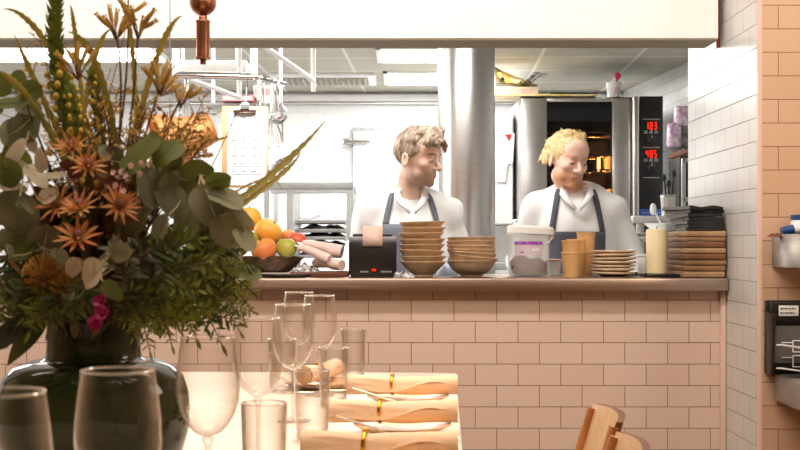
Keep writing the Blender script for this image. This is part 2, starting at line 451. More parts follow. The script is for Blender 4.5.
# ceiling light panels and vent
M_lamp = glow('lit diffuser', (255, 252, 246), 9)
def ceil_panel(x0, x1, y0, y1, lab):
    t = thing('ceiling_light', lab, 'ceiling light', ((x0+x1)/2, (y0+y1)/2, 2.25), group=None)
    fr = B(); cx = (x0+x1)/2; cy = (y0+y1)/2
    for sx in (-1, 1): fr.box((sx*(x1-x0)/2, 0, -.008), (.03, y1-y0+.03, .016), M_white, .003)
    for sy in (-1, 1): fr.box((0, sy*(y1-y0)/2, -.008), (x1-x0+.03, .03, .016), M_white, .003)
    part('frame', fr, t)
    b = B(); b.box((0, 0, -.004), (x1-x0-.03, y1-y0-.03, .006), M_lamp); part('diffuser', b, t)
ceil_panel(-.13, .50, 7.38, 7.93, 'lit white ceiling panel just behind the bulkhead, left of the steel column top')
ceil_panel(-.1, .52, 8.42, 9.05, 'lit white ceiling panel deeper in the kitchen, above the cold room door')
ceil_panel(-2.6, -1.45, 7.3, 7.9, 'lit white ceiling panel above the pot rack end of the kitchen')
p0 = P(285, 83, 8.9)
t = thing('ceiling_vent', 'white louvred air vent in the kitchen ceiling beside the light panels', 'vent', (-.53, 8.75, 2.25))
b = B(); b.box((0, 0, -.012), (.72, .5, .024), M_panel, .006); part('vent_frame', b, t)
b = B(); b.box((0, 0, -.026), (.62, .40, .004), M_plasterG)
for i in range(16): b.box((-.29+i*.0387, 0, -.034), (.004, .38, .022), M_steel, rot=(0, R(28), 0))
part('louvre', b, t)

# ================================================================== pass counter
CZ = .970
b = B(); b.box(((-3.3+XS-.004)/2, 4.75, .947), (XS-.004+3.3, .62, .046), M_steelH, .006)
solo('pass_counter', b, 'long brushed steel pass counter along the top of the tiled half wall', 'counter')

# column
cx = P(466.5, 0, 6.4).x
t = thing('steel_column', 'brushed steel round column rising between the two cooks', 'column', (cx, 6.4, -.15)); t['kind'] = 'thing'
b = B(); b.lathe([(.1457, 0), (.1457, 2.37)], M_steel, 48); part('shaft', b, t)
b = B(); b.lathe([(.1459, 2.37), (.16, 2.37), (.16, 2.4), (.14, 2.4)], M_steel, 48); part('collar', b, t)
# ================================================================== things on the pass, from the fruit end to the boards
M_clay = mat('tan stoneware', (220, 188, 150), .5, var=.14, scale=22, bump=.15, bscale=90)
M_clayD = mat('brown stoneware', (220, 190, 156), .5, var=.16, scale=22, bump=.15, bscale=90)
M_kraft = mat('kraft paper cup', (222, 172, 112), .7, var=.06, scale=20)
M_bowlwood = mat('dark woven bowl', (96, 68, 46), .55, var=.5, scale=60, bump=.6)
def rel(px, py, d): return P(px, py, d)

# --- fruit bowl
bc = Vector((P(264, 0, 4.74).x, 4.74, CZ))
t = thing('fruit_bowl', 'dark woven shallow bowl heaped with fruit at the flower end of the pass', 'bowl', bc); t.scale = (1.12, 1.0, 1.08)
b = B(); b.lathe([(0, .006), (.05, .006), (.06, 0), (.066, .004), (.1, .03), (.13, .062), (.136, .068), (.132, .07), (.095, .037), (.05, .016), (0, .014)], M_bowlwood, 48); part('bowl_body', b, t)
b = B()
for k in range(24):
    a = 2*PI*k/24; b.tube([(.07*math.cos(a), .07*math.sin(a), .008), (.103*math.cos(a), .103*math.sin(a), .031), (.134*math.cos(a), .134*math.sin(a), .067)], .0025, M_bowlwood, 5)
part('rib', b, t)
M_orange = mat('orange peel', (244, 156, 50), .45, var=.1, scale=9, rgb2=(252, 190, 80), bump=.2, bscale=160)
M_mango = mat('ripe mango skin', (252, 206, 92), .35, scale=6, rgb2=(248, 164, 62))
M_peach = mat('blushed mango skin', (252, 184, 86), .4, scale=7, rgb2=(240, 130, 74))
M_lime = mat('green fruit skin', (140, 164, 60), .35, scale=8, rgb2=(176, 190, 80))
M_gapple = mat('green apple skin', (150, 176, 50), .3, scale=7, rgb2=(196, 190, 84))
M_rapple = mat('red apple skin', (206, 50, 54), .3, scale=7, rgb2=(226, 112, 84))
M_stalk = mat('dry brown stalk', (84, 58, 32), .8)
def fruit(name, px, py, d, rp, m, lab, cat, el=(1, 1, 1), rot=(0, 0, 0)):
    c = P(px, py, d); r = rp*d/FPX
    t = thing(name, lab, cat, c, rot)
    ap = lambda q: 1-.16*math.exp(-((1-q.z)/.06))-.1*math.exp(-((1+q.z)/.06))
    b = B(); b.ball((0, 0, 0), (r*el[0], r*el[1], r*el[2]), m, 28, 18, fn=ap); part('skin', b, t, sharp=0)
    b = B(); b.tube([(0, 0, r*el[2]*.8), (r*.05, 0, r*el[2]*1.02)], r*.05, M_stalk, 6); part('stalk', b, t)
fruit('mango', 268, 232, 4.74, 14, M_mango, 'large yellow-orange mango at the top middle of the fruit bowl', 'mango', (1.05, 1, .95), (.3, .6, 0))
fruit('mango', 264, 249.5, 4.64, 12.5, M_peach, 'blushed orange mango low at the front rim of the fruit bowl', 'mango', (1.06, 1, .92), (.2, -.4, .3))
fruit('orange', 249, 219, 4.80, 13, M_orange, 'deep orange fruit highest in the bowl, half hidden behind the flowers', 'orange')
fruit('green_mango', 249, 241, 4.68, 9.5, M_lime, 'dark green fruit at the flower side of the bowl', 'fruit', (1, 1, 1.05))
fruit('green_apple', 286.5, 248, 4.65, 10.5, M_gapple, 'pale green apple at the printer side of the fruit bowl', 'apple')
fruit('red_apple', 297, 241, 4.74, 9.5, M_rapple, 'red apple behind the pale green apple in the fruit bowl', 'apple')
fruit('apple', 288, 236.5, 4.80, 7.5, M_peach, 'small blushed fruit behind the mango and the red apple', 'fruit')
fruit('mango', 238, 246, 4.76, 11, M_mango, 'yellow mango at the edge of the bowl tucked behind leaves', 'mango')

b = B(); b.lathe([(0, .004), (.06, .004), (.065, 0), (.07, .003), (.100, .012), (.102, .015), (.07, .008), (0, .008)], M_white, 40)
solo('white_plate', b, 'white plate edge showing beneath and beside the fruit bowl', 'plate', (P(283, 0, 4.56).x, 4.575, CZ))

# --- tray with napkin wrapped cutlery
M_traywood = mat('reddish brown tray', (112, 66, 46), .5, var=.1)
M_pink = mat('pale pink napkin', (242, 214, 206), .85, var=.05, scale=40, bump=.2, bscale=200, sheen=.2)
x0 = P(291, 0, 4.6).x; x1 = P(348, 0, 4.6).x; tz = CZ
b = B(); b.box(((x0+x1)/2, 4.67, tz+.005), (x1-x0, .2, .010), M_traywood, .003)
for sy in (-1, 1): b.box(((x0+x1)/2, 4.67+sy*.098, tz+.012), (x1-x0, .006, .014), M_traywood, .002)
for sx in (x0+.003, x1-.003): b.box((sx, 4.67, tz+.012), (.006, .2, .014), M_traywood, .002)
solo('tray', b, 'low reddish brown tray between the fruit bowl and the receipt printer', 'tray')
M_cut = mat('steel cutlery', (200, 196, 190), .2, 1)
def bundle(p0, p1, r0, r1, lab):
    p0 = Vector(p0); p1 = Vector(p1); t = thing('napkin_bundle', lab, 'napkin', p0)
    dv = p1-p0; b = B(); n = 14
    pts = [dv*(i/n)+Vector((0, 0, .004*math.sin(i/n*PI))) for i in range(n+1)]
    b.tube(pts, [(r0+(r1-r0)*i/n)*(1+.05*math.sin(i*1.7)) for i in range(n+1)], M_pink, 18, flat=.8); part('napkin', b, t)
    b = B(); b.tube([dv*.72, dv*1.12], [r1*1.06]*2, M_pink, 14, flat=.85); part('wrap', b, t)
    b = B(); b.tube([dv*-.16, dv*.2], .005, M_cut, 8); part('cutlery', b, t)
bundle(P(299, 247, 4.62), P(326, 258, 4.59), .017, .021, 'pale pink napkin bundle slanting down from the green apple')
bundle(P(303, 244, 4.70), P(338, 251, 4.68), .019, .028, 'thick pale pink napkin bundle behind, uppermost on the brown tray')
bundle(P(316, 263, 4.66), P(339, 265, 4.6), .024, .022, 'short pale pink napkin bundle lying flat beside the printer')
M_stripe = mat('black and white woven cloth', (20, 18, 20), .8, scale=70, rgb2=(225, 222, 220))
def crumple(w, dp, h, m, seed, nx=16, ny=10):
    rg = random.Random(seed); b = B(); ph = [rg.uniform(0, 6) for _ in range(6)]; vs = []; fs = []
    for i in range(nx+1):
        for j in range(ny+1):
            u = i/nx; v = j/ny; e = (math.sin(PI*u)*math.sin(PI*v))**.35
            z = h*e*(.7+.18*math.sin(u*14+ph[0]+v*5)+.15*math.sin(v*11+ph[1]-u*7))
            vs.append(((u-.5)*w*(1+.05*math.sin(v*9+ph[2])), (v-.5)*dp, max(0.001, z)))
    for i in range(nx):
        for j in range(ny):
            a = i*(ny+1)+j; fs.append((a, a+ny+1, a+ny+2, a+1))
    b.add(vs, fs, m); return b
solo('patterned_cloth', crumple(.1, .09, .045, M_stripe, 2), 'crumpled black and white cloth under the pink napkins on the tray', 'cloth', (P(306, 0, 4.63).x, 4.63, CZ+.0105))
solo('striped_cloth', crumple(.075, .08, .03, M_stripe, 5), 'small black and white cloth at the foot of the receipt printer', 'cloth', (P(404, 0, 4.56).x, 4.52, CZ))

# --- receipt printer
pc = Vector((P(373, 0, 4.66).x, 4.66, CZ))
t = thing('receipt_printer', 'black receipt printer with pink paper slip beside the tall bowl stack', 'printer', pc)
M_grey = mat('mid grey plastic', (150, 150, 152), .4, var=.04)
M_slip = mat('pink receipt paper', (238, 208, 196), .8, var=.02)
b = B(); b.box((0, 0, .07), (.176, .15, .128), M_black, .008); b.box((0, 0, .004), (.16, .14, .008), M_black); part('body', b, t)
b = B(); b.box((0, .0, .140), (.178, .15, .018), M_grey, .006); b.box((.045, .02, .153), (.05, .08, .012), M_black, .004); b.box((-.055, .02, .153), (.04, .08, .012), M_black, .004); part('lid', b, t)
b = B(); vs = []
path = [(.03, .20), (.0, .197), (-.03, .186), (-.06, .172), (-.077, .155), (-.081, .135), (-.0815, .112)]
path = [(.02, .150), (.0, .178), (-.03, .187), (-.062, .182), (-.078, .166), (-.083, .145), (-.083, .113)]
b.strip([(-.036, y, z) for y, z in path], [(.037, y, z) for y, z in path], M_slip); part('paper_slip', b, t, solid=.0008)
b = B(); b.box((.005, -.0755, .026), (.016, .004, .008), glow('red power light', (255, 40, 20), 1.6), .002); part('power_light', b, t)
b = B(); b.box((-.03, -.0755, .02), (.03, .003, .006), M_grey); b.box((.05, -.0755, .02), (.04, .003, .006), M_grey); part('button', b, t)

# --- bowl stacks
ORD = ['topmost', 'second from the top', 'third from the top', 'fourth from the top', 'fifth from the top', 'sixth from the top', 'seventh from the top', 'eighth from the top', 'ninth from the top']
def stack_of(proto, n, base, pitch, where, noun, jit=.002, tilt=.01, grp=None, tilts=None, first=None):
    for i in range(n):
        k = n-1-i; o = ('lowest' if k == n-1 else ORD[k])
        loc = (base[0]+rnd(-jit, jit), base[1]+rnd(-jit, jit), base[2]+i*pitch+(0.0005*i))
        rt = (rnd(-tilt, tilt), rnd(-tilt, tilt), rnd(0, 6))
        if tilts and i in tilts: rt = (tilts[i][0], tilts[i][1], 0); loc = (loc[0]+tilts[i][2], loc[1], loc[2]+tilts[i][3])
        lab = f'{noun}, {o} {where}'
        if i == 0: proto.location = loc; proto.rotation_euler = rt; proto['label'] = lab; proto['group'] = grp
        else: dup(proto, loc, rt, lab, grp)
def lathe_thing(name, cat, prof, m, n=44, foot=None, fm=None):
    b = B(); b.lathe(prof, m, n); t = thing(name, 'x x x x', cat); part('body', b, t, sharp=50)
    if foot: b = B(); b.lathe(foot, fm or m, n); part('foot', b, t)
    return t
R1 = .084
pb = lathe_thing('stoneware_bowl', 'bowl', [(0, .006), (.034, .006), (.04, .01), (.06, .028), (.08, .0495), (R1, .0535), (R1+.001, .0565), (R1-.003, .0575), (.076, .052), (.056, .033), (.036, .016), (0, .012)], M_clay, foot=[(.03, .006), (.032, 0), (.036, 0), (.038, .008)], fm=M_clayD)
bx = P(423, 0, 4.62).x
stack_of(pb, 8, (bx, 4.62, CZ), .0205, 'in the tall stack beside the receipt printer', 'tan flared stoneware bowl', .0035, .022, 'bowls in the tall stack', {5: (.02, -.03, -.004, .002), 2: (-.02, .03, -.004, 0)})
R2 = .093
pb = lathe_thing('stoneware_bowl', 'bowl', [(0, .006), (.04, .006), (.052, .011), (.072, .026), (.085, .044), (R2-.002, .056), (R2, .0575), (R2-.004, .059), (.081, .045), (.067, .029), (.048, .015), (0, .011)], M_clayD, foot=[(.034, .006), (.036, 0), (.04, 0), (.044, .008)], fm=M_clayD)
bx = P(471.5, 0, 4.66).x
stack_of(pb, 7, (bx, 4.66, CZ), .0142, 'in the low stack beside the white bucket', 'brown rounded stoneware bowl', .003, .015, 'bowls in the low stack', {1: (.02, .10, .002, .004), 2: (.02, .07, .002, .004)})
M_blue = mat('pale blue cloth', (190, 206, 226), .9, var=.06, bump=.3, bscale=60)
solo('folded_cloth', crumple(.09, .1, .05, M_blue, 9), 'pale blue and white cloth on the pass between the two bowl stacks', 'cloth', (P(448, 0, 4.85).x, 4.86, CZ))

# --- bucket
m, nt, bb, out = newmat('milky translucent plastic')
bb.inputs['Base Color'].default_value = (.9, .89, .87, 1); bb.inputs['Roughness'].default_value = .35
tr = nt.nodes.new('ShaderNodeBsdfTransparent'); tl = nt.nodes.new('ShaderNodeBsdfTranslucent'); mx = nt.nodes.new('ShaderNodeMixShader'); my = nt.nodes.new('ShaderNodeMixShader')
tl.inputs['Color'].default_value = (.9, .88, .86, 1)
mx.inputs[0].default_value = .4; my.inputs[0].default_value = .48
nt.links.new(bb.outputs[0], mx.inputs[1]); nt.links.new(tl.outputs[0], mx.inputs[2]); nt.links.new(mx.outputs[0], my.inputs[1]); nt.links.new(tr.outputs[0], my.inputs[2]); nt.links.new(my.outputs[0], out.inputs['Surface'])
M_milk = m
bk = Vector((P(528, 0, 4.72).x, 4.72, CZ))
t = thing('plastic_bucket', 'white translucent plastic bucket with a purple label and lid on the pass', 'bucket', bk)
b = B(); b.lathe([(0, .002), (.068, .002), (.072, .006), (.084, .155), (.0865, .157), (.0865, .163), (.083, .163)], M_milk, 48); part('tub', b, t)
b = B(); b.lathe([(0, .190), (.07, .190), (.082, .188), (.089, .182), (.089, .160), (.0855, .160), (.0855, .18), (0, .184)], M_white, 48, M=Matrix.Rotation(R(3), 4, 'Y')); part('lid', b, t)
b = B(); b.tube([(.086*math.cos(a), -.02+.0*a, .150+.0) if False else (.088*math.cos(a), -.088*math.sin(a)*.55-.02, .155-.045*math.sin(a)) for a in [PI*-.02+PI*.35*i/8 for i in range(9)]], .0025, M_white, 6); b.box((.09, 0, .15), (.014, .02, .022), M_white, .005); part('handle', b, t)
M_lab = mat('pale pink label', (226, 206, 214), .6, var=.06, scale=40); M_purple = mat('purple print', (142, 52, 168), .6, scale=60, rgb2=(190, 120, 205))
b = B(); n = 10; rad = lambda z: .072+(.084-.072)*(z-.006)/.149+.0012
def arc(z, a0, a1): return [(rad(z)*math.sin(a0+(a1-a0)*i/n), -rad(z)*math.cos(a0+(a1-a0)*i/n), z) for i in range(n+1)]
b.strip(arc(.078, -.75, .62), arc(.118, -.75, .62), M_lab); b.strip([(x*1.004, y*1.004, z) for x, y, z in arc(.118, -.75, .62)], [(x*1.004, y*1.004, z) for x, y, z in arc(.131, -.75, .62)], M_purple)
b.strip([(x*1.006, y*1.006, z) for x, y, z in arc(.095, .05, .45)], [(x*1.006, y*1.006, z) for x, y, z in arc(.108, .1, .5)], M_white)
b.strip([(x*1.006, y*1.006, z) for x, y, z in arc(.088, -.45, -.3)], [(x*1.006, y*1.006, z) for x, y, z in arc(.092, -.45, -.3)], M_purple)
part('label', b, t)
M_dough = mat('brown bread crust', (132, 84, 58), .8, var=.2, scale=20, bump=.3)
for q, (x, y, r, lab) in enumerate([(-.028, -.02, .042, 'brown lump of food inside the bucket under the label'), (.032, -.02, .036, 'smaller brown lump inside the bucket beside the red-striped tub'), (0, .032, .03, 'brown lump at the far side inside the bucket')]):
    b = B(); b.ball((0, 0, r*.93), (r, r*.85, r*.95), M_dough, 20, 12, fn=lambda q: 1+.04*math.sin(q.x*7)+.04*math.sin(q.z*6+q.y*5))
    solo('bread_lump', b, lab, 'food', (bk.x+x, bk.y+y, CZ+.003))
t = thing('small_tub', 'small white tub with a red stripe between bucket and paper cups', 'tub', (P(554, 0, 4.84).x, 4.84, CZ))
b = B(); b.lathe([(0, .001), (.024, .001), (.028, .05), (.03, .055), (0, .056)], M_white, 28); part('body', b, t)
b = B(); b.lathe([(.0295, .053), (.032, .054), (.032, .062), (0, .064)], M_white, 28); b.lathe([(.0322, .056), (.0324, .058), (.0322, .060)], M_red, 28); part('lid', b, t)

# --- cups
cp = thing('kraft_cup', 'x x x x', 'cup')
b = B(); b.lathe([(0, .003), (.0255, .003), (.026, 0), (.0275, 0), (.0355, .088), (.034, .088), (.0265, .006), (0, .006)], M_kraft, 32); part('wall', b, cp)
b = B(); b.lathe([(.0345, .087), (.0372, .0865), (.0376, .089), (.036, .091), (.0345, .090)], M_kraft, 32); part('rim', b, cp)
first = True
for px, d, n, pitch, where in ((571, 4.6, 2, .043, 'of the cup stack at the front edge of the pass'), (576.8, 4.705, 2, .049, 'of the middle cup stack, half hidden by the front stack'), (585.8, 4.81, 3, .037, 'of the tallest cup stack, behind beside the plates')):
    for i in range(n):
        lab = 'kraft brown cup, ' + ('top' if i == n-1 else 'bottom' if i == 0 else 'middle')+' one '+where
        loc = (P(px, 0, d).x, d, CZ+i*pitch)
        if first: cp.location = loc; cp['label'] = lab; cp['group'] = 'kraft cups on the pass'; first = False
        else: dup(cp, loc, (rnd(-.02, .02), rnd(-.02, .02), rnd(0, 6)), lab, 'kraft cups on the pass')
# --- plates
pl = lathe_thing('stoneware_plate', 'plate', [(0, .003), (.045, .003), (.05, .005), (.073, .010), (.081, .0115), (.0825, .0150), (.0815, .0185), (.078, .0185), (.07, .0145), (.048, .008), (0, .0075)], M_clayD, foot=[(.04, .004), (.042, 0), (.046, 0), (.048, .004)], fm=M_clayD)
stack_of(pl, 7, (P(613, 0, 4.66).x, 4.66, CZ), .0128, 'in the plate stack between cups and candle', 'brown stoneware plate', .003, .018, 'plates in the stack')
b = B(); b.lathe([(0, .003), (.05, .003), (.085, .012), (.087, .014), (.05, .007), (0, .006)], M_white, 36)
solo('white_saucer', b, 'white plate edge peeping from behind the plate stack and candle', 'plate', (P(632, 0, 4.84).x, 4.86, CZ))
# --- candle, pot, slab
b = B(); b.box((0, 0, .006), (.15, .14, .012), M_black, .003); solo('black_slab', b, 'thin black slab under the cream candle on the pass', 'slab', (P(659.5, 0, 4.66).x, 4.60, CZ))
t = thing('pillar_candle', 'tall cream pillar candle on a thin black slab beside the boards', 'candle', (P(656.5, 0, 4.6).x, 4.6, CZ+.012))
M_wax = mat('cream wax', (246, 230, 186), .4, var=.04, scale=10, sss=.3)
b = B(); b.lathe([(0, 0), (.036, 0), (.0385, .002), (.0385, .158), (.036, .163), (.03, .165), (.012, .160), (0, .158)], M_wax, 40); part('wax', b, t)
b = B(); b.tube([(0, 0, .157), (.001, 0, .168), (.004, 0, .176)], .0018, M_black, 6); part('wick', b, t)
t = thing('white_pot', 'small white pot half hidden behind the cream candle', 'pot', (P(645, 0, 4.78).x, 4.78, CZ))
b = B(); b.lathe([(0, .001), (.028, .001), (.033, .078), (.0305, .078), (.026, .006), (0, .006)], M_white, 28); part('body', b, t)
b = B(); b.lathe([(.031, .074), (.0355, .075), (.0355, .082), (.031, .083)], M_white, 28); part('rim', b, t)
# --- boards
M_board = mat('brown oiled board', (122, 90, 62), .5, scale=8, rgb2=(164, 124, 86), stretch=(1, 1, 6), bump=.1)
M_board2 = mat('dark oiled board', (96, 60, 38), .5, scale=8, rgb2=(140, 92, 58), stretch=(1, 1, 6), bump=.1)
M_board3 = mat('pale oiled board', (152, 116, 82), .5, scale=8, rgb2=(190, 152, 112), stretch=(1, 1, 6), bump=.1)
zc = CZ
for i in range(8):
    th = [.024, .021, .019, .023, .02, .022, .018, .021][i]; m = [M_board3, M_board, M_board, M_board2, M_board3, M_board2, M_board, M_board3][i]
    b = B(); b.box((0, 0, th/2), (.146, .30, th-.0012), m, .0045, seg=3)
    lab = f'{["pale brown", "mid brown", "mid brown", "dark brown", "pale brown", "dark brown", "mid brown", "pale brown"][i]} wooden serving board, {"lowest" if i == 0 else ORD[7-i]} in the stack by the side wall'
    solo('serving_board', b, lab, 'board', (1.09+rnd(-.004, .003), 4.608+rnd(-.005, .005), zc), (0, 0, rnd(-.008, .008)), group='serving boards in the stack'); zc += th
M_slate = mat('black folded linen', (30, 27, 27), .75, scale=14, rgb2=(48, 44, 43), bump=.5, bscale=50)
M_slateE = mat('grey frayed edge', (120, 118, 118), .8, var=.2)
for i in range(7):
    b = B(); vs = []; nx, ny = 10, 8; h = .0125
    for top in (0, 1):
        for a in range(nx+1):
            for c in range(ny+1):
                u = a/nx-.5; v = c/ny-.5
                vs.append((u*.128, v*.25, top*(h-.001)+(.003 if i > 4 else .0006)*math.sin(u*9+i)*(i/6)+.002*math.sin(v*7+i)*(i/6)))
    o = (nx+1)*(ny+1); fs = []; es = []
    for a in range(nx):
        for c in range(ny):
            q = a*(ny+1)+c; fs += [(q, q+1, q+ny+2, q+ny+1), (o+q, o+q+ny+1, o+q+ny+2, o+q+1)]
    for a in range(nx):
        q = a*(ny+1); fs.append((q, q+ny+1, o+q+ny+1, o+q)); q += ny; fs.append((q+ny+1, q, o+q, o+q+ny+1))
    for c in range(ny):
        es.append((c+1, c, o+c, o+c+1)); q = nx*(ny+1)+c; es.append((q, q+1, o+q+1, o+q))
    b.add(vs, fs, M_slate); n0 = len(b.v); b.add(vs, es, M_slateE)
    lab = f'black folded linen napkin, {"lowest" if i == 0 else ORD[6-i]} in the pile on the boards'
    solo('black_napkin', b, lab, 'napkin', (1.096-i*.004+(.006 if i % 2 else 0), 4.60+rnd(-.006, .006), zc+.001+i*h), (0, 0, R(2.5*i-4)), group='black napkins on the boards', sharp=30)
# ================================================================== combi oven and what stands on it
YO = 7.9
def ox(px, d=YO): return P(px, 0, d).x
def oz(py, d=YO): return P(0, py, d).z
M_ovin = mat('dark oven cavity', (44, 38, 34), .6, .3)
M_golden = mat('golden bread crust', (214, 140, 70), .6, var=.2, scale=12)
xl, xr = ox(520.5), ox(662); zt, zb = oz(97), .62
t = thing('combi_oven', 'tall steel combi oven with black control panel and lit window behind the fair-haired cook', 'oven', ((xl+xr)/2, YO, -.15))
wl, wr = ox(546), ox(611); wzt, wzb = oz(104), .80
b = B()   # carcass as shell with the cavity left open to the front
b.box(((xl+xr)/2, YO+.44, zb-.05), (xr-xl, .84, .1), M_steel); b.box(((xl+xr)/2, YO+.44, (zt+wzt)/2+.01), (xr-xl, .84, zt-wzt-.02), M_steel)
b.box(((xl+wl)/2, YO+.44, (zt+zb)/2), (wl-xl-.002, .84, zt-zb), M_steel); b.box(((wr+xr)/2, YO+.44, (zt+zb)/2), (xr-wr-.002, .84, zt-zb), M_steel)
b.box(((wl+wr)/2, YO+.80, (zt+zb)/2), (wr-wl, .06, zt-zb), M_ovin)
b.box(((wl+wr)/2, YO+.4, zb+.06), (wr-wl, .7, .1), M_ovin)
part('carcass', b, t, world=True, smooth=False)
b = B()
for sx in (xl+.06, xr-.06):
    for sy in (YO+.1, YO+.78): b.tube([(sx, sy, -.15), (sx, sy, .52)], .03, M_steel, 10)
b.box(((xl+xr)/2, YO+.44, .2), (xr-xl-.04, .8, .03), M_steel); part('stand', b, t, world=True)
b = B(); dz0, dz1 = zb+.02, zt-.012
b.box(((xl+wl)/2, YO-.025, (dz0+dz1)/2), (wl-xl, .05, dz1-dz0), M_steel, .006); b.box(((wr+ox(629))/2, YO-.025, (dz0+dz1)/2), (ox(629)-wr, .05, dz1-dz0), M_steel, .006)
b.box(((wl+wr)/2, YO-.025, dz1-.012), (wr-wl, .05, .024), M_steel, .004); b.box(((wl+wr)/2, YO-.025, (dz0+wzb)/2), (wr-wl, .05, wzb-dz0), M_steel, .004)
dr = part('door', b, t, world=True)
M_ovglass = thin_glass('oven window glass', (.62, .60, .58), .6, .03)
b = B(); b.box(((wl+wr)/2, YO-.03, (wzt+wzb)/2), (wr-wl, .008, wzt-wzb), M_ovglass)
part('pane', b, dr, world=True, smooth=False)
b = B(); b.box(((wl+wr)/2, YO-.036, (oz(103)+oz(122))/2), (wr-wl-.004, .004, oz(103)-oz(122)), M_blackG); part('dark_band', b, dr, world=True, smooth=False)
b = B(); hx = ox(633.5); b.box((hx, YO-.075, (zt+.62)/2+.22), (.042, .035, .95), M_steel, .014, seg=3)
for z in (zt-.12, 1.15): b.box((hx, YO-.04, z), (.03, .06, .03), M_steel, .006)
part('handle', b, dr, world=True)
b = B(); pxl, pxr = ox(638), ox(661.5); pc = (pxl+pxr)/2
b.box((pc, YO-.02, (oz(97)+zb)/2), (pxr-pxl, .05, oz(97)-zb), M_black, .004); cpnl = part('control_panel', b, t, world=True)
M_led = glow('red display digits', (255, 44, 24), 1.7)
SEG = {'0': 'abcdef', '1': 'bc', '4': 'fgbc', '5': 'afgcd', '8': 'abcdefg', '9': 'abcdfg', '3': 'abgcd'}
def digits(txt, cx, cz, w, h, y):
    b = B(); k = len(txt); dw = w/k; e = dw*.46; lw = h*.12
    for i, ch in enumerate(txt):
        x = cx-w/2+dw*(i+.5)
        for s in SEG[ch]:
            if s in 'agd': b.box((x, y, cz+{'a': h/2, 'g': 0, 'd': -h/2}[s]), (e, .002, lw), M_led)
            else: b.box((x+(e/2 if s in 'bc' else -e/2), y, cz+(h/4 if s in 'bf' else -h/4)), (lw, .002, h/2), M_led)
    return b
M_mark = mat('pale panel print', (170, 168, 166), .6)
for txt, py in (('103', 126.5), ('405', 154.5)):
    cz = oz(py); b = B(); b.box((pc, YO-.047, cz), (.112, .004, .058), M_blackG, .001); ds = part('display', b, cpnl, world=True)
    d_ = digits(txt, pc-.001, cz, .078, .044, YO-.0505)
    part('display_digit', d_, cpnl, world=True, smooth=False)
    b = B(); b.box((pc, YO-.046, oz(py-6.5)), (.105, .002, .005), M_mark)
    for q in range(3):
        for w in range(2): b.box((pc-.034+q*.033, YO-.046, oz(py+5)-w*.012), (.022, .002, .008), M_mark)
    part('panel_print', b, cpnl, world=True, smooth=False)
    b = B(); M = Matrix.Translation((pc, YO-.046, oz(py+13))) @ Matrix.Rotation(R(90), 4, 'X')
    b.lathe([(.027, 0), (.027, .016), (.022, .02), (0, .02)], M_black, 24, M=M); b.box((pc, YO-.067, oz(py+13)+.012), (.005, .004, .018), M_mark)
    part('knob', b, cpnl, world=True)
b = B(); b.box((pc, YO-.046, oz(178)), (.105, .002, .005), M_mark); part('panel_line', b, cpnl, world=True)
b = B(); b.box((pc, YO-.047, oz(213)), (pxr-pxl-.004, .006, .045), mat('blue badge strip', (58, 92, 190), .4)); 
for q in range(9): b.box((pc-.055+q*.0135, YO-.0505, oz(213)), (.008, .001, .010), M_mark)
part('badge_strip', b, cpnl, world=True, smooth=False)
M_warmlamp = glow('oven lamp', (255, 170, 80), 18)
b = B(); b.box((wr-.03, YO+.3, 1.50), (.012, .06, .5), M_warmlamp, .003); part('oven_lamp', b, t, world=True)
for k, py in enumerate((136, 158, 172, 190)):
    z = oz(py, 8.2); b = B()
    for i in range(15): b.tube([(wl+.01+i*(wr-wl-.02)/14, YO+.06, z), (wl+.01+i*(wr-wl-.02)/14, YO+.7, z)], .003, M_chrome, 5)
    for yy in (.06, .38, .7): b.tube([(wl+.005, YO+yy, z), (wr-.005, YO+yy, z)], .005, M_chrome, 5)
    part('wire_shelf', b, t, world=True)
for k, (px, py, w) in enumerate(((599, 149, .16), (572, 151, .12), (598, 184, .17), (560, 185, .12))):
    c = P(px, py, 8.12); b = B(); b.ball((0, 0, .055), (w*.5, .09, .06), M_golden, 18, 10)
    b.lathe([(w*.46, 0), (w*.5, .05)], M_golden, 18)
    solo('bread_loaf', b, ['golden loaf on the upper oven rack beside the lamp, seen through the oven window', 'golden loaf on the upper oven rack at the middle of the window', 'golden loaf on the lower oven rack beside the lamp', 'golden loaf on the lower oven rack hidden behind the fair-haired cook'][k], 'bread', (c.x, 8.12, oz((158, 158, 190, 190)[k], 8.2)+.004))

# things lying on the oven top
M_card = mat('pale cardboard', (226, 208, 178), .8, var=.05)
M_yellow = mat('yellow printed packaging', (226, 190, 50), .5, scale=16, rgb2=(240, 226, 190))
M_husk = mat('dry corn husk', (150, 128, 70), .7, scale=14, rgb2=(96, 88, 52))
M_spike = mat('dark dry twig', (44, 40, 40), .8)
xo = zt
t = thing('cardboard_carton', 'flat pale carton lying on the oven top beside the column', 'box', (ox(516), YO+.14, zt))
b = B(); b.box((0, 0, .035), (.29, .22, .068), M_card, .004); part('carton_body', b, t)
b = B(); b.box((0, -.1115, .035), (.2, .002, .035), mat('pink print', (226, 180, 176), .7)); part('printed_band', b, t)
b = B(); b.box((ox(540), YO+.0, zt+.006), (.7, .12, .012), M_yellow, .003); solo('yellow_sheet', b, 'yellow printed sheet edge lying along the front of the oven top', 'sheet')
b = B(); b.box((ox(572), YO-.03, zt+.019), (.3, .05, .012), M_black, .004); solo('black_bar', b, 'black flat bar lying on the yellow sheet on the oven top', 'bar')
t = thing('corn_husk_bundle', 'bundle of dry yellow husks with dark twigs on the oven top carton', 'plant', (ox(512), YO+.12, zt+.071))
b = B(); rg = random.Random(4)
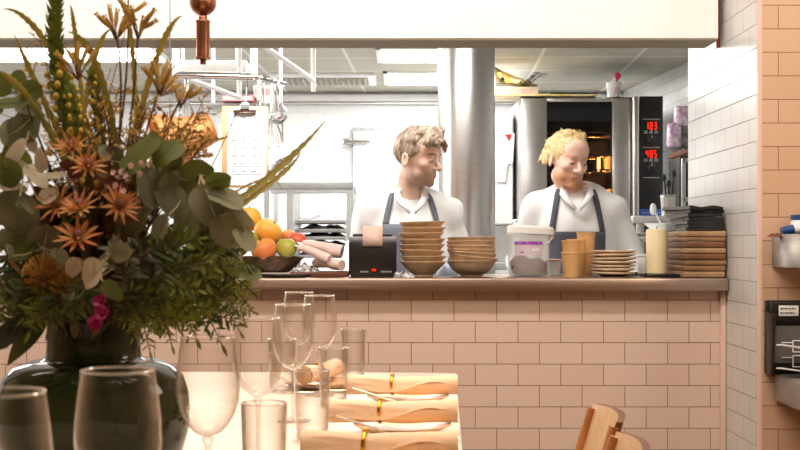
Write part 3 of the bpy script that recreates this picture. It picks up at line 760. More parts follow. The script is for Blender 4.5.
for i in range(16):
    b.tube([(-.15+rg.uniform(-.02, .02), rg.uniform(-.05, .03), .15+rg.uniform(-.03, .02)), (-.06, rg.uniform(-.06, .04), .06+rg.uniform(-.02, .03)), (.06, rg.uniform(-.06, .04), .025+rg.uniform(0, .02)), (.15+rg.uniform(-.03, .02), rg.uniform(-.04, .02), .012)], [.012, .022, .018, .006], [M_husk, M_yellow, M_husk, M_spike][i % 4], 8)
part('husk', b, t)
b = B()
for i in range(7):
    a = (.08+rg.uniform(-.03, .03), rg.uniform(-.03, .03), .02); b.tube([a, (a[0]+.06, a[1]-.01, a[2]+.02+.02*i/2), (a[0]+.08+.012*i, a[1], a[2]+.05+.012*(i % 4))], [.004, .003, .0015], M_spike, 5)
part('twig', b, t)
t = thing('plastic_tub', 'white plastic tub with a red spoon standing on the oven top', 'tub', (ox(615.5), YO+.06, zt))
b = B(); b.lathe([(0, .002), (.038, .002), (.047, .085), (.05, .088), (.05, .096), (.044, .096), (.037, .01), (0, .01)], M_white, 32); part('body', b, t)
b = B(); b.box((.012, -.046, .045), (.03, .006, .04), mat('pink grey print', (206, 170, 190), .6), .002); part('sticker', b, t)
b = B(); b.tube([(-.01, 0, .012), (.016, 0, .10), (.022, 0, .13)], [.006, .007, .009], M_red, 8); b.ball((.024, 0, .142), (.02, .012, .022), mat('pink red plastic', (214, 40, 84), .4), 14, 8); part('spoon', b, t)

# white cupboard between column and oven with notes on its face
cx0, cx1 = P(476, 0, 8.2).x, .752
t = thing('white_cupboard', 'tall white cupboard between the steel column and the combi oven', 'cupboard', ((cx0+cx1)/2, 8.2, -.15))
b = B(); b.box((0, .35, 1.05), (cx1-cx0, .6, 2.1), M_panel, .01); part('carcass', b, t)
b = B(); b.box((0, .03, 1.07), (cx1-cx0-.02, .03, 2.0), M_white, .008); dr = part('door', b, t)
b = B(); b.tube([(-.03, -.02, .95), (-.03, -.02, 1.75)], .013, M_steel, 8); b.box((-.03, .0, 1.0), (.02, .05, .02), M_steel); b.box((-.03, .0, 1.7), (.02, .05, .02), M_steel); part('handle', b, dr)
c = P(508, 148, 8.19)
t = thing('note_sheet', 'white note with a red mark stuck on the tall white cupboard', 'note', (c.x, 8.2, c.z))
b = B(); b.box((0, 0, .0), (.075, .004, .20), M_paper, rot=(0, R(4), 0)); b.box((-.035, -.001, -.12), (.06, .003, .2), M_paper, rot=(0, R(8), 0)); part('sheet', b, t, smooth=False)
b = B(); b.add([(-.02, -.004, .09), (.025, -.004, .09), (.01, -.004, .04)], [(0, 1, 2)], M_red); part('red_mark', b, t, smooth=False)

# --- right end of the kitchen: shelf with packs, small grill, steel pot
sx = P(682, 0, 6.9).x
t = thing('wall_shelf', 'red-edged shelf on the tiled wall between oven and pass', 'shelf', (sx+.02, 6.9, P(0, 152, 6.9).z))
b = B(); b.box((.055, .1, 0), (.15, .5, .03), M_traywood, .004); part('board', b, t); b = B(); b.box((.055, -.152, 0), (.15, .006, .04), M_red, .002); part('front_edge', b, t)
M_pack = mat('pink white printed pack', (190, 130, 180), .35, scale=40, rgb2=(246, 244, 246))
M_pack2 = mat('dark printed pack', (64, 60, 66), .4, scale=40, rgb2=(170, 168, 160))
def pillow(w, h, dd, m):
    b = B(); b.ball((0, 0, h/2), (w/2, dd/2, h/2), m, 20, 12, fn=lambda q: 1/max(.72, max(abs(q.x), abs(q.z))**.9))
    b.box((0, 0, h*.99), (w*.8, .004, h*.14), m); b.box((0, 0, .004), (w*.8, .004, .008), m); return b
sz = P(0, 152, 6.9).z+.015
solo('snack_pack', pillow(.075, .13, .06, M_pack), 'pink and white printed pack standing at the oven end of the shelf', 'pack', (P(674, 0, 6.8).x, 6.8, sz))
solo('snack_pack', pillow(.08, .12, .06, M_pack2), 'dark printed pack beside the pink pack on the red-edged shelf', 'pack', (P(684, 0, 6.82).x, 6.82, sz))
solo('snack_pack', pillow(.09, .105, .06, M_pack), 'pink and white printed pack lying on top of the dark pack', 'pack', (P(682.5, 0, 6.82).x, 6.82, sz+.118))
gx = P(684, 0, 6.75).x; g1 = P(0, 158, 6.75).z; g0 = P(0, 204, 6.75).z
M_bench = mat('stainless worktop', (206, 204, 202), .35, 1, var=.05)
wt = P(0, 217, 6.75).z
t = thing('steel_bench', 'stainless kitchen bench along the tiled side wall beside the oven', 'bench', (1.52, 6.85, -.15))
b = B(); b.box((-.02, 0, wt+.15-.02), (.62, .9, .04), M_bench, .006); part('worktop', b, t)
for x in (-.28, .24):
    for y in (-.4, .4): b = B(); b.tube([(x, y, 0), (x, y, wt+.11)], .02, M_steel, 10); part('leg', b, t)
b = B(); b.box((-.02, 0, .5), (.6, .85, .03), M_bench, .004); part('lower_shelf', b, t)
t = thing('small_grill', 'steel framed glass fronted grill on the bench behind the black napkins', 'grill', (gx+.035, 6.62, wt))
h = g1-wt
b = B(); b.box((0, .15, h/2), (.17, .26, h), M_dkmetal, .006); part('body', b, t)
b = B()
for s in (-1, 1): b.box((s*.068, -.0, h/2), (.022, .03, h-.02), M_steel, .004)
for z in (h-.02, h*.28): b.box((0, 0, z), (.15, .03, .024), M_steel, .004)
dr = part('door', b, t); b = B(); b.box((0, -.0, h*.62), (.12, .006, h*.62), M_blackG); part('pane', b, dr)
t = thing('steel_pot', 'ridged steel pot holding tools on the bench beside the oven panel', 'pot', (P(669, 0, 6.55).x, 6.55, wt))
b = B(); b.lathe([(0, .002), (.038, .002), (.045, .11), (.047, .112), (.044, .112), (.037, .01), (0, .01)], M_steel, 28); b.lathe([(.0455, .10), (.049, .104), (.0455, .108)], M_chrome, 28); part('body', b, t)
for k, (x, h_) in enumerate(((-.01, .2), (.012, .22), (.0, .17))):
    b = B(); b.tube([(x, 0, .02), (x*2.2, .01, h_)], .005, M_black, 6); b.ball((x*2.3, .01, h_), (.012, .006, .02), M_black, 10, 8); part('tool', b, t)

# --- raised steel stand with a white bowl and spoons, white tubs on the middle bench
mt = P(0, 236, 6.2).z
t = thing('steel_stand', 'stainless stand between fair-haired cook and boards carrying the white bowl', 'stand', (P(658, 0, 6.2).x, 6.2, -.15))
b = B(); b.box((0, 0, mt+.15-.015), (.4, .28, .03), M_bench, .005); part('worktop', b, t)
for x in (-.17, .17):
    for y in (-.11, .11): b = B(); b.tube([(x, y, 0), (x, y, mt+.13)], .016, M_steel, 8); part('leg', b, t)
b = B(); b.lathe([(0, .004), (.04, .004), (.04, 0), (.045, 0), (.075, .03), (.105, .06), (.11, .062), (.105, .064), (.07, .036), (.03, .012), (0, .010)], M_white, 36)
solo('white_bowl', b, 'white bowl standing on the steel stand behind the cream candle', 'bowl', (P(664, 0, 6.25).x, 6.2, mt))
for k, (px, dx, dz, lab) in enumerate(((650, -.06, .11, 'white serving spoon tilted up in the white bowl'), (676, .09, .075, 'white serving spoon leaning low over the rim of the white bowl'))):
    t = thing('serving_spoon', lab, 'spoon', (P(664, 0, 6.2).x, 6.19, mt+.02))
    b = B(); b.tube([(0, 0, .0), (dx*.6, -.02, dz*.6), (dx*.9, -.03, dz*.9)], .005, M_white, 8); part('handle', b, t)
    b = B(); b.ball((dx*1.05, -.035, dz*1.02), (.016, .012, .03), M_white, 14, 8, M=None); part('spoon_bowl', b, t)
b = B(); b.lathe([(0, 0), (.09, 0), (.12, .012), (.122, .016), (.09, .008), (0, .006)], M_white, 36)
solo('white_plate', b, 'white plate at the edge of the steel stand beside the fair-haired cook', 'plate', (P(640, 0, 6.15).x, 6.15, mt+.0))
bt = P(0, 262, 6.9).z
t = thing('prep_bench', 'long white topped prep bench behind the two cooks', 'bench', (.45, 7.0, -.15))
b = B(); b.box((.1, 0, bt+.15-.02), (1.2, .6, .04), M_panel, .006); part('worktop', b, t)
for x in (-.42, .62):
    for y in (-.25, .25): b = B(); b.tube([(x, y, 0), (x, y, bt+.11)], .02, M_steel, 8); part('leg', b, t)
def wtub(px, w, h, lab, col=M_white):
    t = thing('storage_tub', lab, 'tub', (P(px, 0, 6.85).x, 6.85, bt))
    b = B(); b.box((0, 0, h/2), (w, .14, h), col, .012, top=(1.08, 1.08)); part('body', b, t)
    b = B(); b.box((0, 0, h+.006), (w*1.14, .16, .014), M_white, .005); part('lid', b, t)
M_green = mat('green clip', (90, 190, 140), .5)
wtub(500, .10, .20, 'tall white storage tub on the prep bench just beside the steel column')
wtub(478, .12, .10, 'low white storage tub on the prep bench behind the low bowl stack')
wtub(525, .11, .22, 'white storage tub on the prep bench directly behind the bucket')

# --- tray rack
YR = 7.0; rx0, rx1 = P(290, 0, YR).x, P(350, 0, YR).x; rz = P(0, 184, YR).z
t = thing('tray_rack', 'pale metal trolley rack holding trays behind the fruit and printer', 'rack', ((rx0+rx1)/2, YR, -.15))
M_rack = mat('pale aluminium', (168, 168, 166), .5, .3, var=.05)
for x in (rx0-.13, rx0, rx1):
    for y in (0, .5): b = B(); b.box((x, YR+y, (rz-.15)/2), (.04 if x != rx0-.13 else .03, .03, rz+.15), M_rack, .004); part('upright', b, t, world=True)
b = B(); b.box(((rx0+rx1)/2-.07, YR, rz-.012), (rx1-rx0+.18, .034, .045), M_rack, .004); part('top_rail', b, t, world=True)
b = B(); b.box(((rx0+rx1)/2-.07, YR+.5, rz-.012), (rx1-rx0+.18, .034, .045), M_rack, .004); part('top_rail', b, t, world=True)
zs = [P(0, y, YR).z for y in (222, 231, 238.5, 247, 257)]
b = B()
for z in zs:
    for x in (rx0+.025, rx1-.025): b.box((x, YR+.25, z-.012), (.02, .5, .006), M_rack)
part('runner', b, t, world=True)
M_dark = mat('dark glossy shells', (16, 16, 22), .4, scale=22, rgb2=(120, 118, 118))
for k, z in enumerate(zs):
    o = ['top', 'second', 'third', 'fourth', 'lowest'][k]
    b = B(); w = rx1-rx0-.05; b.box(((rx0+rx1)/2, YR+.25, z-.004), (w, .46, .006), M_rack, .002); b.box(((rx0+rx1)/2, YR+.022, z+.003), (w, .006, .018), M_rack, .002)
    solo('oven_tray', b, f'pale metal tray, {o} one in the trolley rack', 'tray', (0, 0, 0))
    b = crumple(w*.98, .4, .048, M_dark, 20+k, 60, 12); solo('tray_food', b, f'dark and white lumpy food spread on the {o} tray of the rack', 'food', ((rx0+rx1)/2, YR+.24, z), kind='stuff')

# --- pot rack frame hanging from the ceiling, with utensils and the order clipboard
YP = 5.75
M_whitepipe = mat('white enamelled pipe', (236, 236, 234), .3, var=.02)
t = thing('hanging_rail', 'white and chrome pot rail frame hanging from the kitchen ceiling', 'rail', (P(215, 0, YP).x, YP, 2.25))
pa, pb_ = P(176, 75, YP), P(254, 77, YP)
b = B(); b.tube([pa, pb_], .018, M_chrome, 12); part('front_bar', b, t, world=True)
for p in (pa, pb_):
    b = B(); b.tube([p, (p.x, p.y, 2.25)], .017, M_whitepipe, 10); part('hanger', b, t, world=True)
pd = P(254, 40, YP); b = B(); b.tube([(pb_.x+.005, YP, 2.03), (pb_.x+.21, YP+.9, 1.96)], .014, M_whitepipe, 10); b.tube([(pb_.x+.21, YP+.9, 1.90), (pb_.x+.21, YP+.9, 2.25)], .012, M_whitepipe, 10); part('side_bar', b, t, world=True)
b = B(); b.tube([(pa.x+.005, YP, pa.z), (pa.x+.2, YP+.7, pa.z-.02)], .012, M_whitepipe, 10); b.tube([(pa.x+.2, YP+.7, pa.z-.02), (pa.x+.2, YP+.7, 2.25)], .012, M_whitepipe, 10); part('side_bar', b, t, world=True)
# white strip lamp behind the rail
c = P(210, 68, 6.9)
t = thing('strip_lamp', 'white cased strip lamp under the ceiling behind the pot rail', 'lamp', (c.x, 6.9, 2.25))
b = B(); b.box((0, 0, c.z-2.25), (.42, .12, .07), M_white, .012); part('case', b, t)
b = B(); b.box((0, -.03, c.z-2.25-.041), (.38, .06, .012), glow('strip lamp diffuser', (255, 250, 240), 6), .003); part('diffuser', b, t)
for s in (-.15, .15): b = B(); b.tube([(s, 0, c.z-2.22), (s, 0, 0)], .008, M_whitepipe, 6); part('hanger', b, t)
# shelf with red box and tub
sz = P(0, 104.5, 7.0).z
t = thing('utensil_shelf', 'white steel shelf hung above the order clipboard', 'shelf', (P(246, 0, 7.0).x, 7.0, sz))
b = B(); b.box((0, .05, -.012), (.42, .3, .02), M_rack, .004); part('board', b, t)
for s in (-.19, .19): b = B(); b.tube([(s, .05, 0), (s, .05, 2.25-sz)], .009, M_whitepipe, 6); part('hanger', b, t)
b = B(); b.box((0, 0, .022), (.17, .2, .04), mat('dull red cover', (176, 92, 98), .7, var=.06), .004); b.box((.0, -.002, .022), (.166, .2, .028), M_paper)
solo('red_book', b, 'dull red covered book lying on the shelf above the clipboard', 'book', (P(240, 0, 6.98).x, 6.98, sz))
t = thing('white_tub', 'small white tub with a reddish band on the shelf above the clipboard', 'tub', (P(262, 0, 7.0).x, 7.0, sz))
b = B(); b.lathe([(0, 0), (.04, 0), (.048, .1), (.05, .104), (0, .106)], M_white, 28); part('body', b, t); b = B(); b.lathe([(.0455, .05), (.0488, .085)], mat('reddish print', (206, 150, 146), .6), 28); part('printed_band', b, t)
# clipboard
YC = 5.45; q0, q1 = P(222, 106, YC), P(268, 188, YC); w = q1.x-q0.x; h = q0.z-q1.z
M_hard = mat('brown hardboard', (232, 188, 138), .6, var=.06, scale=12)
m, nt, bb, out = newmat('order sheet'); nt_ = nt.nodes
tc = nt_.new('ShaderNodeTexCoord'); sp = nt_.new('ShaderNodeSeparateXYZ'); nt.links.new(tc.outputs['Object'], sp.inputs[0])
bb.inputs['Base Color'].default_value = (.93, .93, .92, 1); M_order = m
t = thing('order_clipboard', 'hardboard clipboard with a white order sheet hanging above the pass', 'clipboard', ((q0.x+q1.x)/2, YC, (q0.z+q1.z)/2), (R(-4), 0, R(3)))
b = B(); b.box((0, 0, 0), (w, .005, h), M_hard, .0015); part('backing_board', b, t)
b = B(); b.box((.008, -.0045, -.008), (w*.84, .002, h*.9), M_order); sh = part('order_sheet', b, t, smooth=False)
b = B(); rg = random.Random(3)
for i in range(8):
    z = h*.33-i*h*.095; b.box((.01, -.0062, z), (w*.72, .0006, .0022), M_print)
    for k in range(3): b.box((-.05+k*.045+rg.uniform(-.01, .01), -.0062, z+.012), (rg.uniform(.012, .03), .0006, .004), mat('grey ink', (160, 162, 168), .8) if i == 0 and k == 0 else bpy.data.materials['grey ink'])
part('ruled_print', b, sh, smooth=False)
b = B(); b.box((0, -.012, h*.44), (w*.5, .018, .022), M_chrome, .004); b.box((0, -.016, h*.475), (w*.28, .02, .05), M_chrome, .01, top=(.6, 1)); part('clip', b, t)
b = B(); b.tube([(0, -.005, h*.49), (0, .08, h*.62), (0, .17, pa.z-(q0.z+q1.z)/2+.02), (0, .2, pa.z-(q0.z+q1.z)/2+.03)], .0025, M_chrome, 6); part('hook', b, t)
# hanging whisks and ladles
def whisk(px, py0, py1, d, lab, r=.04):
    a, c = P(px, py0, d), P(px+3, py1, d); t = thing('wire_whisk', lab, 'whisk', a); L = a.z-c.z
    b = B(); b.tube([(0, 0, 0), (.003, 0, -L*.42)], [.008, .012], M_steel, 10); b.tube([(.012*math.cos(q), 0, .012+.012*math.sin(q)) for q in [2*PI*i/12 for i in range(13)]], .002, M_chrome, 5); part('handle', b, t)
    b = B()
    for k in range(6):
        g = PI*k/6; pts = []
        for i in range(15):
            u = i/14; s = math.sin(PI*u); side = math.cos(PI*u)
            rr = r*(s**.8)*(1 if u < .5 else -1) if False else r*math.sin(2*PI*u)*(.5+.5*s)
            pts.append((rr*math.cos(g), rr*math.sin(g), -L*.42-L*.58*s))
        b.tube(pts, .0016, M_chrome, 5, caps=False)
    part('wire_cage', b, t)
whisk(259, 80, 128, 5.8, 'chrome whisk hanging beside the top of the clipboard', .05)
whisk(272, 84, 150, 5.85, 'longer chrome whisk hanging to the door side of the clipboard', .06)
whisk(186, 78, 122, 5.8, 'chrome whisk hanging at the flower end of the pot rail', .045)
def ladle(px, py0, py1, d, lab, r=.045):
    a, c = P(px, py0, d), P(px+4, py1, d); t = thing('steel_ladle', lab, 'ladle', a); L = a.z-c.z
    b = B(); b.tube([(.012*math.cos(q), 0, .012*math.sin(q)) for q in [PI*1.2*i/8 for i in range(9)]]+[(.0, .002, -.03), (.01, 0, -L*.8)], .0045, M_chrome, 8); part('handle', b, t)
    b = B(); Mt = Matrix.Translation((.015, 0, -L)) @ Matrix.Rotation(R(-25), 4, 'Y')
    b.lathe([(.001, -r*.8), (r*.5, -r*.68), (r*.87, -r*.35), (r, 0), (r*.95, 0), (r*.8, -r*.33), (r*.45, -r*.6), (.001, -r*.72)], M_chrome, 24, M=Mt); part('ladle_bowl', b, t)
ladle(264, 79, 168, 5.9, 'steel ladle with long handle hanging behind the clipboard edge', .06)
ladle(281, 86, 158, 6.0, 'steel ladle hanging outermost towards the cold room door', .05)
ladle(276, 84, 118, 5.75, 'small steel ladle hanging high beside the long whisk', .04)
b = B(); q = P(268, 76, 6.0)
bar = [P(254, 77, 5.75), P(268, 80, 5.9), P(286, 84, 6.05)]
b.tube(bar, .008, M_chrome, 8); solo('utensil_bar', b, 'slim chrome utensil bar running back from the pot rail', 'bar')

# ================================================================== copper lamps
c = P(203, 2.5, 4.15)
t = thing('copper_counterweight', 'copper ball and tube of a hanging lamp pulley before the white bulkhead', 'lamp', (c.x, 4.15, c.z))
b = B(); b.ball((0, 0, 0), .0445, M_copper, 32, 20); part('ball', b, t, sharp=0)
b = B(); b.lathe([(.0, -.205), (.010, -.205), (.010, -.18)], M_copperD, 20); part('tip', b, t)
b = B(); b.lathe([(.011, -.04), (.014, -.045), (.014, -.058), (.0235, -.06), (.0245, -.064), (.0225, -.07), (.0225, -.180), (.0265, -.183), (.0265, -.19), (.0, -.191)], M_copper, 32); part('tube', b, t, sharp=35)
b = B(); b.tube([(0, 0, .04), (0, 0, 3-c.z)], .003, M_black, 8); part('cord', b, t)
for k, (dx, dz) in enumerate(((-.018, -.0), (.012, -.012), (.02, .012))):
    b = B(); b.ball((dx, -.039, dz), .004, M_copperD, 8, 6); part('rivet', b, t)
M_copperL = mat('satin copper', (238, 176, 116), .45, .55, var=.05)
c = P(170, 143, 4.28)
t = thing('copper_heat_lamp', 'lit copper heat lamp shade tilted behind the flowers above the pass', 'lamp', c, (0, R(68), R(18)))
b = B(); b.lathe([(.034, .150), (.05, .148), (.056, .13), (.062, .09), (.075, .05), (.105, .0), (.112, -.035)], M_copperL, 48); part('lamp_shade', b, t, sharp=50, solid=.0025)
b = B(); b.lathe([(.0, .158), (.05, .156), (.0545, .150)], M_copperL, 40); b.lathe([(.0565, .128), (.0585, .124), (.0575, .118)], M_black, 40); part('cap', b, t)
b = B(); b.ball((0, 0, .03), (.04, .04, .05), glow('warm heat bulb', (255, 178, 84), 14), 20, 14); part('bulb', b, t)
b = B(); I = Euler((0, R(68), R(18))).to_matrix().inverted()
up = I @ Vector((0, 0, 1.0)); b.tube([I @ Vector((0, 0, .055)), I @ Vector((-.0, 0, 3-c.z))], .002, M_grey, 8); part('cord', b, t)

# ================================================================== dining side wall: shelf, document holder, steel ledge
YW = Y0
M_brushed = mat('matte brushed steel', (170, 166, 162), .55, .85, var=.08, scale=14, stretch=(1, 1, 10))
x0 = P(772.5, 0, YW).x; z1 = P(0, 234, YW-.12).z; z0 = P(0, 267, YW-.12).z
t = thing('steel_wall_trough', 'brushed steel wall trough with rounded corner on the amber tiles', 'shelf', (x0, YW, z0))
b = B(); n = 10; rr = .05; out = []
for i in range(n+1):
    a = PI+PI/2*i/n; out.append((x0+rr+rr*math.cos(a), YW-.16+rr+rr*math.sin(a)))
prof = [(x0, YW)]+out+[(2.3, YW-.16), (2.3, YW)]
vs = [(x, y, z) for z in (z0, z1) for x, y in prof]; k = len(prof)
b.add(vs, [(i, i+1, k+i+1, k+i) for i in range(k-1)]+[tuple(range(k))[::-1]], M_brushed); part('trough_body', b, t, world=True, sharp=50, solid=.003)
b = B(); b.add([(x, y, z1-.012) for x, y in prof], [tuple(range(k))], M_dkmetal); part('inner_tray', b, t, world=True)
M_blue = mat('blue plastic', (30, 72, 130), .35)
t = thing('spray_bottle', 'white and blue capped bottle lying in the steel wall trough', 'bottle', (P(797, 0, YW-.08).x, YW-.08, z1-.012))
b = B(); b.tube([(-.035, 0, .022), (.06, 0, .036)], [.012, .022], M_white, 16); part('body', b, t); b = B(); b.tube([(-.05, 0, .02), (-.012, 0, .026)], [.014, .017], M_blue, 16); part('cap', b, t)
t = thing('blue_cap_jar', 'white jar with dark blue cap standing in the wall trough', 'jar', (P(801, 0, YW-.05).x, YW-.045, z1-.012))
b = B(); b.lathe([(0, 0), (.03, 0), (.032, .05), (.028, .058), (0, .06)], M_white, 24); part('body', b, t); b = B(); b.lathe([(.03, .058), (.031, .074), (0, .076)], M_blue, 24); part('cap', b, t)
b = crumple(.06, .04, .016, M_traywood, 44, 10, 8); solo('brown_rag', b, 'small reddish brown scrap in the wall trough before the bottles', 'rag', (P(778, 0, YW-.1).x, YW-.09, z1-.01))
hx0 = P(764, 0, YW).x; hz1 = P(0, 301, YW-.06).z; hz0 = P(0, 375, YW-.06).z
t = thing('document_holder', 'black wall document holder with white label and clear pockets', 'holder', (hx0, YW, hz0))
H = hz1-hz0
b = B(); b.box((.16, -.01, H/2), (.32, .016, H), M_black, .003); b.box((.006, -.045, H*.42), (.012, .08, H*.84), M_black, .003, rot=(R(4), 0, 0)); b.box((.16, -.03, H*.80), (.30, .03, H*.36), M_black, .004); part('back_plate', b, t)
b = B(); b.box((.066, -.047, H*.865), (.064, .003, .034), M_white, .001); lb = part('label', b, t)
b = B(); rg = random.Random(8)
for row in range(2):
    x = .042
    while x < .088:
        w = rg.uniform(.003, .008); b.box((x, -.0492, H*.865+.007-row*.014), (w, .0006, rg.uniform(.003, .006)), M_black, rot=(0, rg.uniform(-.4, .4), 0)); x += w+.003
part('lettering', b, lb, smooth=False)
M_smoke = mat('smoky grey plastic', (96, 92, 90), .2, var=.04)
M_clear = thin_glass('clear acrylic', (.78, .76, .75), .5, .05)
b = B(); b.box((.17, -.072, H*.42), (.33, .004, H*.5), M_smoke); b.box((.17, -.055, H*.18), (.28, .04, .004), M_smoke); part('clear_pocket', b, t, smooth=False)
for k in range(2):
    b = B(); z = H*(.47-.20*k); x_ = .07+.0*k
    for dz in (0, -.036): b.box((x_+.09, -.078, z+dz), (.18, .003, .0032), M_white)
    b.box((x_, -.078, z-.018), (.0032, .003, .036), M_white); b.box((x_-.018, -.078, z-.006), (.036, .003, .0032), M_white); part('wire_clip', b, t)
for k, z in enumerate((.36, .05)):
    b = B(); b.box((.12, -.05, 0), (.26, .05, .004), M_paper, rot=(R(-6), R(8), 0)); solo('paper_sheet', b, ['white paper sheets poking out of the upper clear pocket of the holder', 'white paper sheets lying on the steel ledge under the document holder'][k], 'paper', (hx0+.015, YW-.088, hz0+H*z))
lx = P(773, 0, YW).x; lz1 = P(0, 373, YW).z; lz0 = P(0, 401, YW).z
b = B(); b.box((lx+.5, YW-.3, (lz0+lz1)/2), (1.0, .6, lz1-lz0), M_brushed, .012, seg=3)
solo('steel_ledge', b, 'thick brushed steel ledge fixed on the amber tiles below the document holder', 'ledge')
# ================================================================== the two cooks
def skin_mat(name, rgb, rgb2, beard=None, bz=None):
    m = mat(name, rgb, .5, scale=18, rgb2=rgb2, sss=.12)
    nt = m.node_tree; N = nt.nodes; L = nt.links; b = N['Principled BSDF']
    at = N.new('ShaderNodeAttribute'); at.attribute_name = 'tone'; mx = N.new('ShaderNodeMix'); mx.data_type = 'RGBA'
    src = b.inputs['Base Color'].links[0].from_socket
    L.new(at.outputs['Fac'], mx.inputs['Factor']); L.new(src, mx.inputs['A']); mx.inputs['B'].default_value = (*lin(beard), 1)
    mx2 = N.new('ShaderNodeMix'); mx2.data_type = 'RGBA'; at2 = N.new('ShaderNodeAttribute'); at2.attribute_name = 'lip'
    L.new(at2.outputs['Fac'], mx2.inputs['Factor']); L.new(mx.outputs['Result'], mx2.inputs['A']); mx2.inputs['B'].default_value = (*lin((190, 98, 88)), 1)
    L.new(mx2.outputs['Result'], b.inputs['Base Color'])
    return m

def cook(label, pos, zf, sc, byaw, hpos, hyaw, hpitch, hroll, skinm, hairm, hair2, jacketm, apronm, hairstyle, beardamt, seed):
    """one cook: body skin as one closed surface, with hair, clothes and eyes as children. Points are world points."""
    T = Matrix.Translation((pos[0], pos[1], zf)) @ Matrix.Rotation(byaw, 4, 'Z') @ Matrix.Scale(sc, 4)
    Hh = Matrix.Translation(hpos) @ Matrix.Rotation(hyaw, 4, 'Z') @ Matrix.Rotation(hpitch, 4, 'X') @ Matrix.Rotation(hroll, 4, 'Y')
    Hi = Hh.inverted()
    rg = random.Random(seed)
    sh = [Vector((s*.172, .012, 1.385)) for s in (-1, 1)]
    el = [Vector((-.25, .03, 1.15)), Vector((.25, .03, 1.15))]
    wr = [Vector((-.20, -.19, 1.02)), Vector((.20, -.19, 1.02))]
    def W(v): return T @ Vector(v)
    # ---- skin
    h = .0042
    lo = Vector((pos[0]-.42, pos[1]-.45, zf-.01)); hi = Vector((pos[0]+.42, pos[1]+.32, hpos[2]+.17))
    V = Vol(lo, hi, h)
    s = sc
    V.ell(W((0, .005, 1.28)), (.15*s, .095*s, .2*s), .03); V.ell(W((0, .0, 1.08)), (.125*s, .085*s, .19*s), .04); V.ell(W((0, .005, .93)), (.15*s, .1*s, .13*s), .04)
    V.cone(W((-.13, .012, 1.375)), W((.13, .012, 1.375)), .048*s, .048*s, .04)
    for q in (-1, 1):
        V.cone(W((q*.02, .03, 1.465)), W((q*.13, .015, 1.385)), .042*s, .042*s, .03)
        V.cone(W((q*.085, .0, .9)), W((q*.095, .0, .5)), .085*s, .052*s, .04); V.cone(W((q*.095, .0, .5)), W((q*.1, .02, .09)), .052*s, .036*s, .02)
        V.cone(W((q*.1, .025, .04)), W((q*.12, -.15, .03)), .034*s, .026*s, .02)
    for q in (0, 1):
        V.cone(W(sh[q]), W(el[q]), .046*s, .038*s, .03); V.cone(W(el[q]), W(wr[q]), .038*s, .026*s, .015)
        # hand: palm, four unequal curled fingers, thumb from the side of the palm
        w = wr[q]; sg = -1 if q == 0 else 1; dv = Vector((-sg*.2, -1, -.35)).normalized(); sd = Vector((-sg, .1, .05)); sd = (sd-dv*sd.dot(dv)).normalized(); dn = sd.cross(dv)*(-sg); dn = -abs(1)*dn if dn.z > 0 else dn
        V.cone(W(w), W(w+dv*.08), .026*s, .03*s, .01)
        for f, (off, ln) in enumerate(((.026, .07), (.009, .08), (-.009, .075), (-.026, .058))):
            a = w+dv*.09+sd*off; b1 = a+dv*ln*.5+dn*.008; c1 = b1+dv*ln*.32+dn*.022; 
            V.cone(W(a), W(b1), .0095, .0088, .004); V.cone(W(b1), W(c1), .0088, .0075, .003)
        a = w+dv*.03+sd*.025; b1 = a+sd*.03+dv*.03+dn*.01; c1 = b1+dv*.03+dn*.012
        V.cone(W(a), W(b1), .012, .0105, .006); V.cone(W(b1), W(c1), .0105, .008, .003)
    # neck joins trunk and head
    V.cone(W((0, .025, 1.44)), Hh @ Vector((0, .030, -.075)), .055*s, .046, .03)
    V.cone(W((0, -.0, 1.43)), Hh @ Vector((0, .006, -.080)), .042*s, .036, .025)
    M = Hh
    V.ell((0, .014, .032), (.074, .094, .082), .02, M); V.ell((0, -.03, -.02), (.060, .062, .085), .03, M); V.ell((0, -.036, -.066), (.048, .05, .042), .02, M)
    V.ell((0, -.076, -.098), (.02, .016, .016), .018, M)
    V.cone((-.03, -.083, .022), (.03, -.083, .022), .0115, .0115, .016, M); V.ell((0, -.062, .058), (.055, .03, .04), .03, M)
    for q in (-1, 1):
        V.ell((q*.042, -.062, -.02), (.02, .02, .018), .02, M); V.ell((q*.031, -.096, .002), (.0155, .014, .011), .012, M, sub=True)
        V.ell((q*.047, -.03, -.068), (.016, .03, .022), .02, M)
    V.cone((0, -.088, .012), (0, -.113, -.028), .0075, .0115, .010, M); V.ell((0, -.108, -.033), (.013, .012, .010), .006, M)
    for q in (-1, 1): V.ell((q*.0125, -.098, -.034), (.008, .0105, .0075), .005, M)
    V.cone((-.019, -.085, -.060), (.019, -.085, -.060), .0058, .0058, .006, M); V.cone((0, -.092, -.0595), (0, -.091, -.0595), .0062, .0062, .006, M)
    V.cone((-.016, -.084, -.071), (.016, -.084, -.071), .0068, .0068, .006, M); V.cone((-.022, -.097, -.0655), (.022, -.097, -.0655), .0022, .0022, .003, M, sub=True)
    for q in (-1, 1):
        V.ell((q*.031, -.079, .002), (.0152, .0135, .0115), .003, M); V.ell((q*.031, -.096, -.001), (.0115, .0075, .0042), .003, M, sub=True)
        V.ell((q*.078, .016, -.008), (.009, .021, .033), .007, M, rot=(R(-12), 0, q*R(22))); V.ell((q*.085, .012, -.006), (.006, .011, .019), .004, M, rot=(R(-12), 0, q*R(22)), sub=True)
    bd = V.build(skinm, smooth=1)
    o = part('person', bd, None, sharp=0); o.location = (0, 0, 0)
    _world[o.name] = Vector((0, 0, 0))
    tag(o, label, 'person')
    tone = o.data.attributes.new('tone', 'FLOAT', 'POINT'); lip = o.data.attributes.new('lip', 'FLOAT', 'POINT')
    co = np.array(bd.v, np.float32); Hm = np.array(Hi); L = co @ Hm[:3, :3].T+Hm[:3, 3]
    x, y, z = L[:, 0], L[:, 1], L[:, 2]
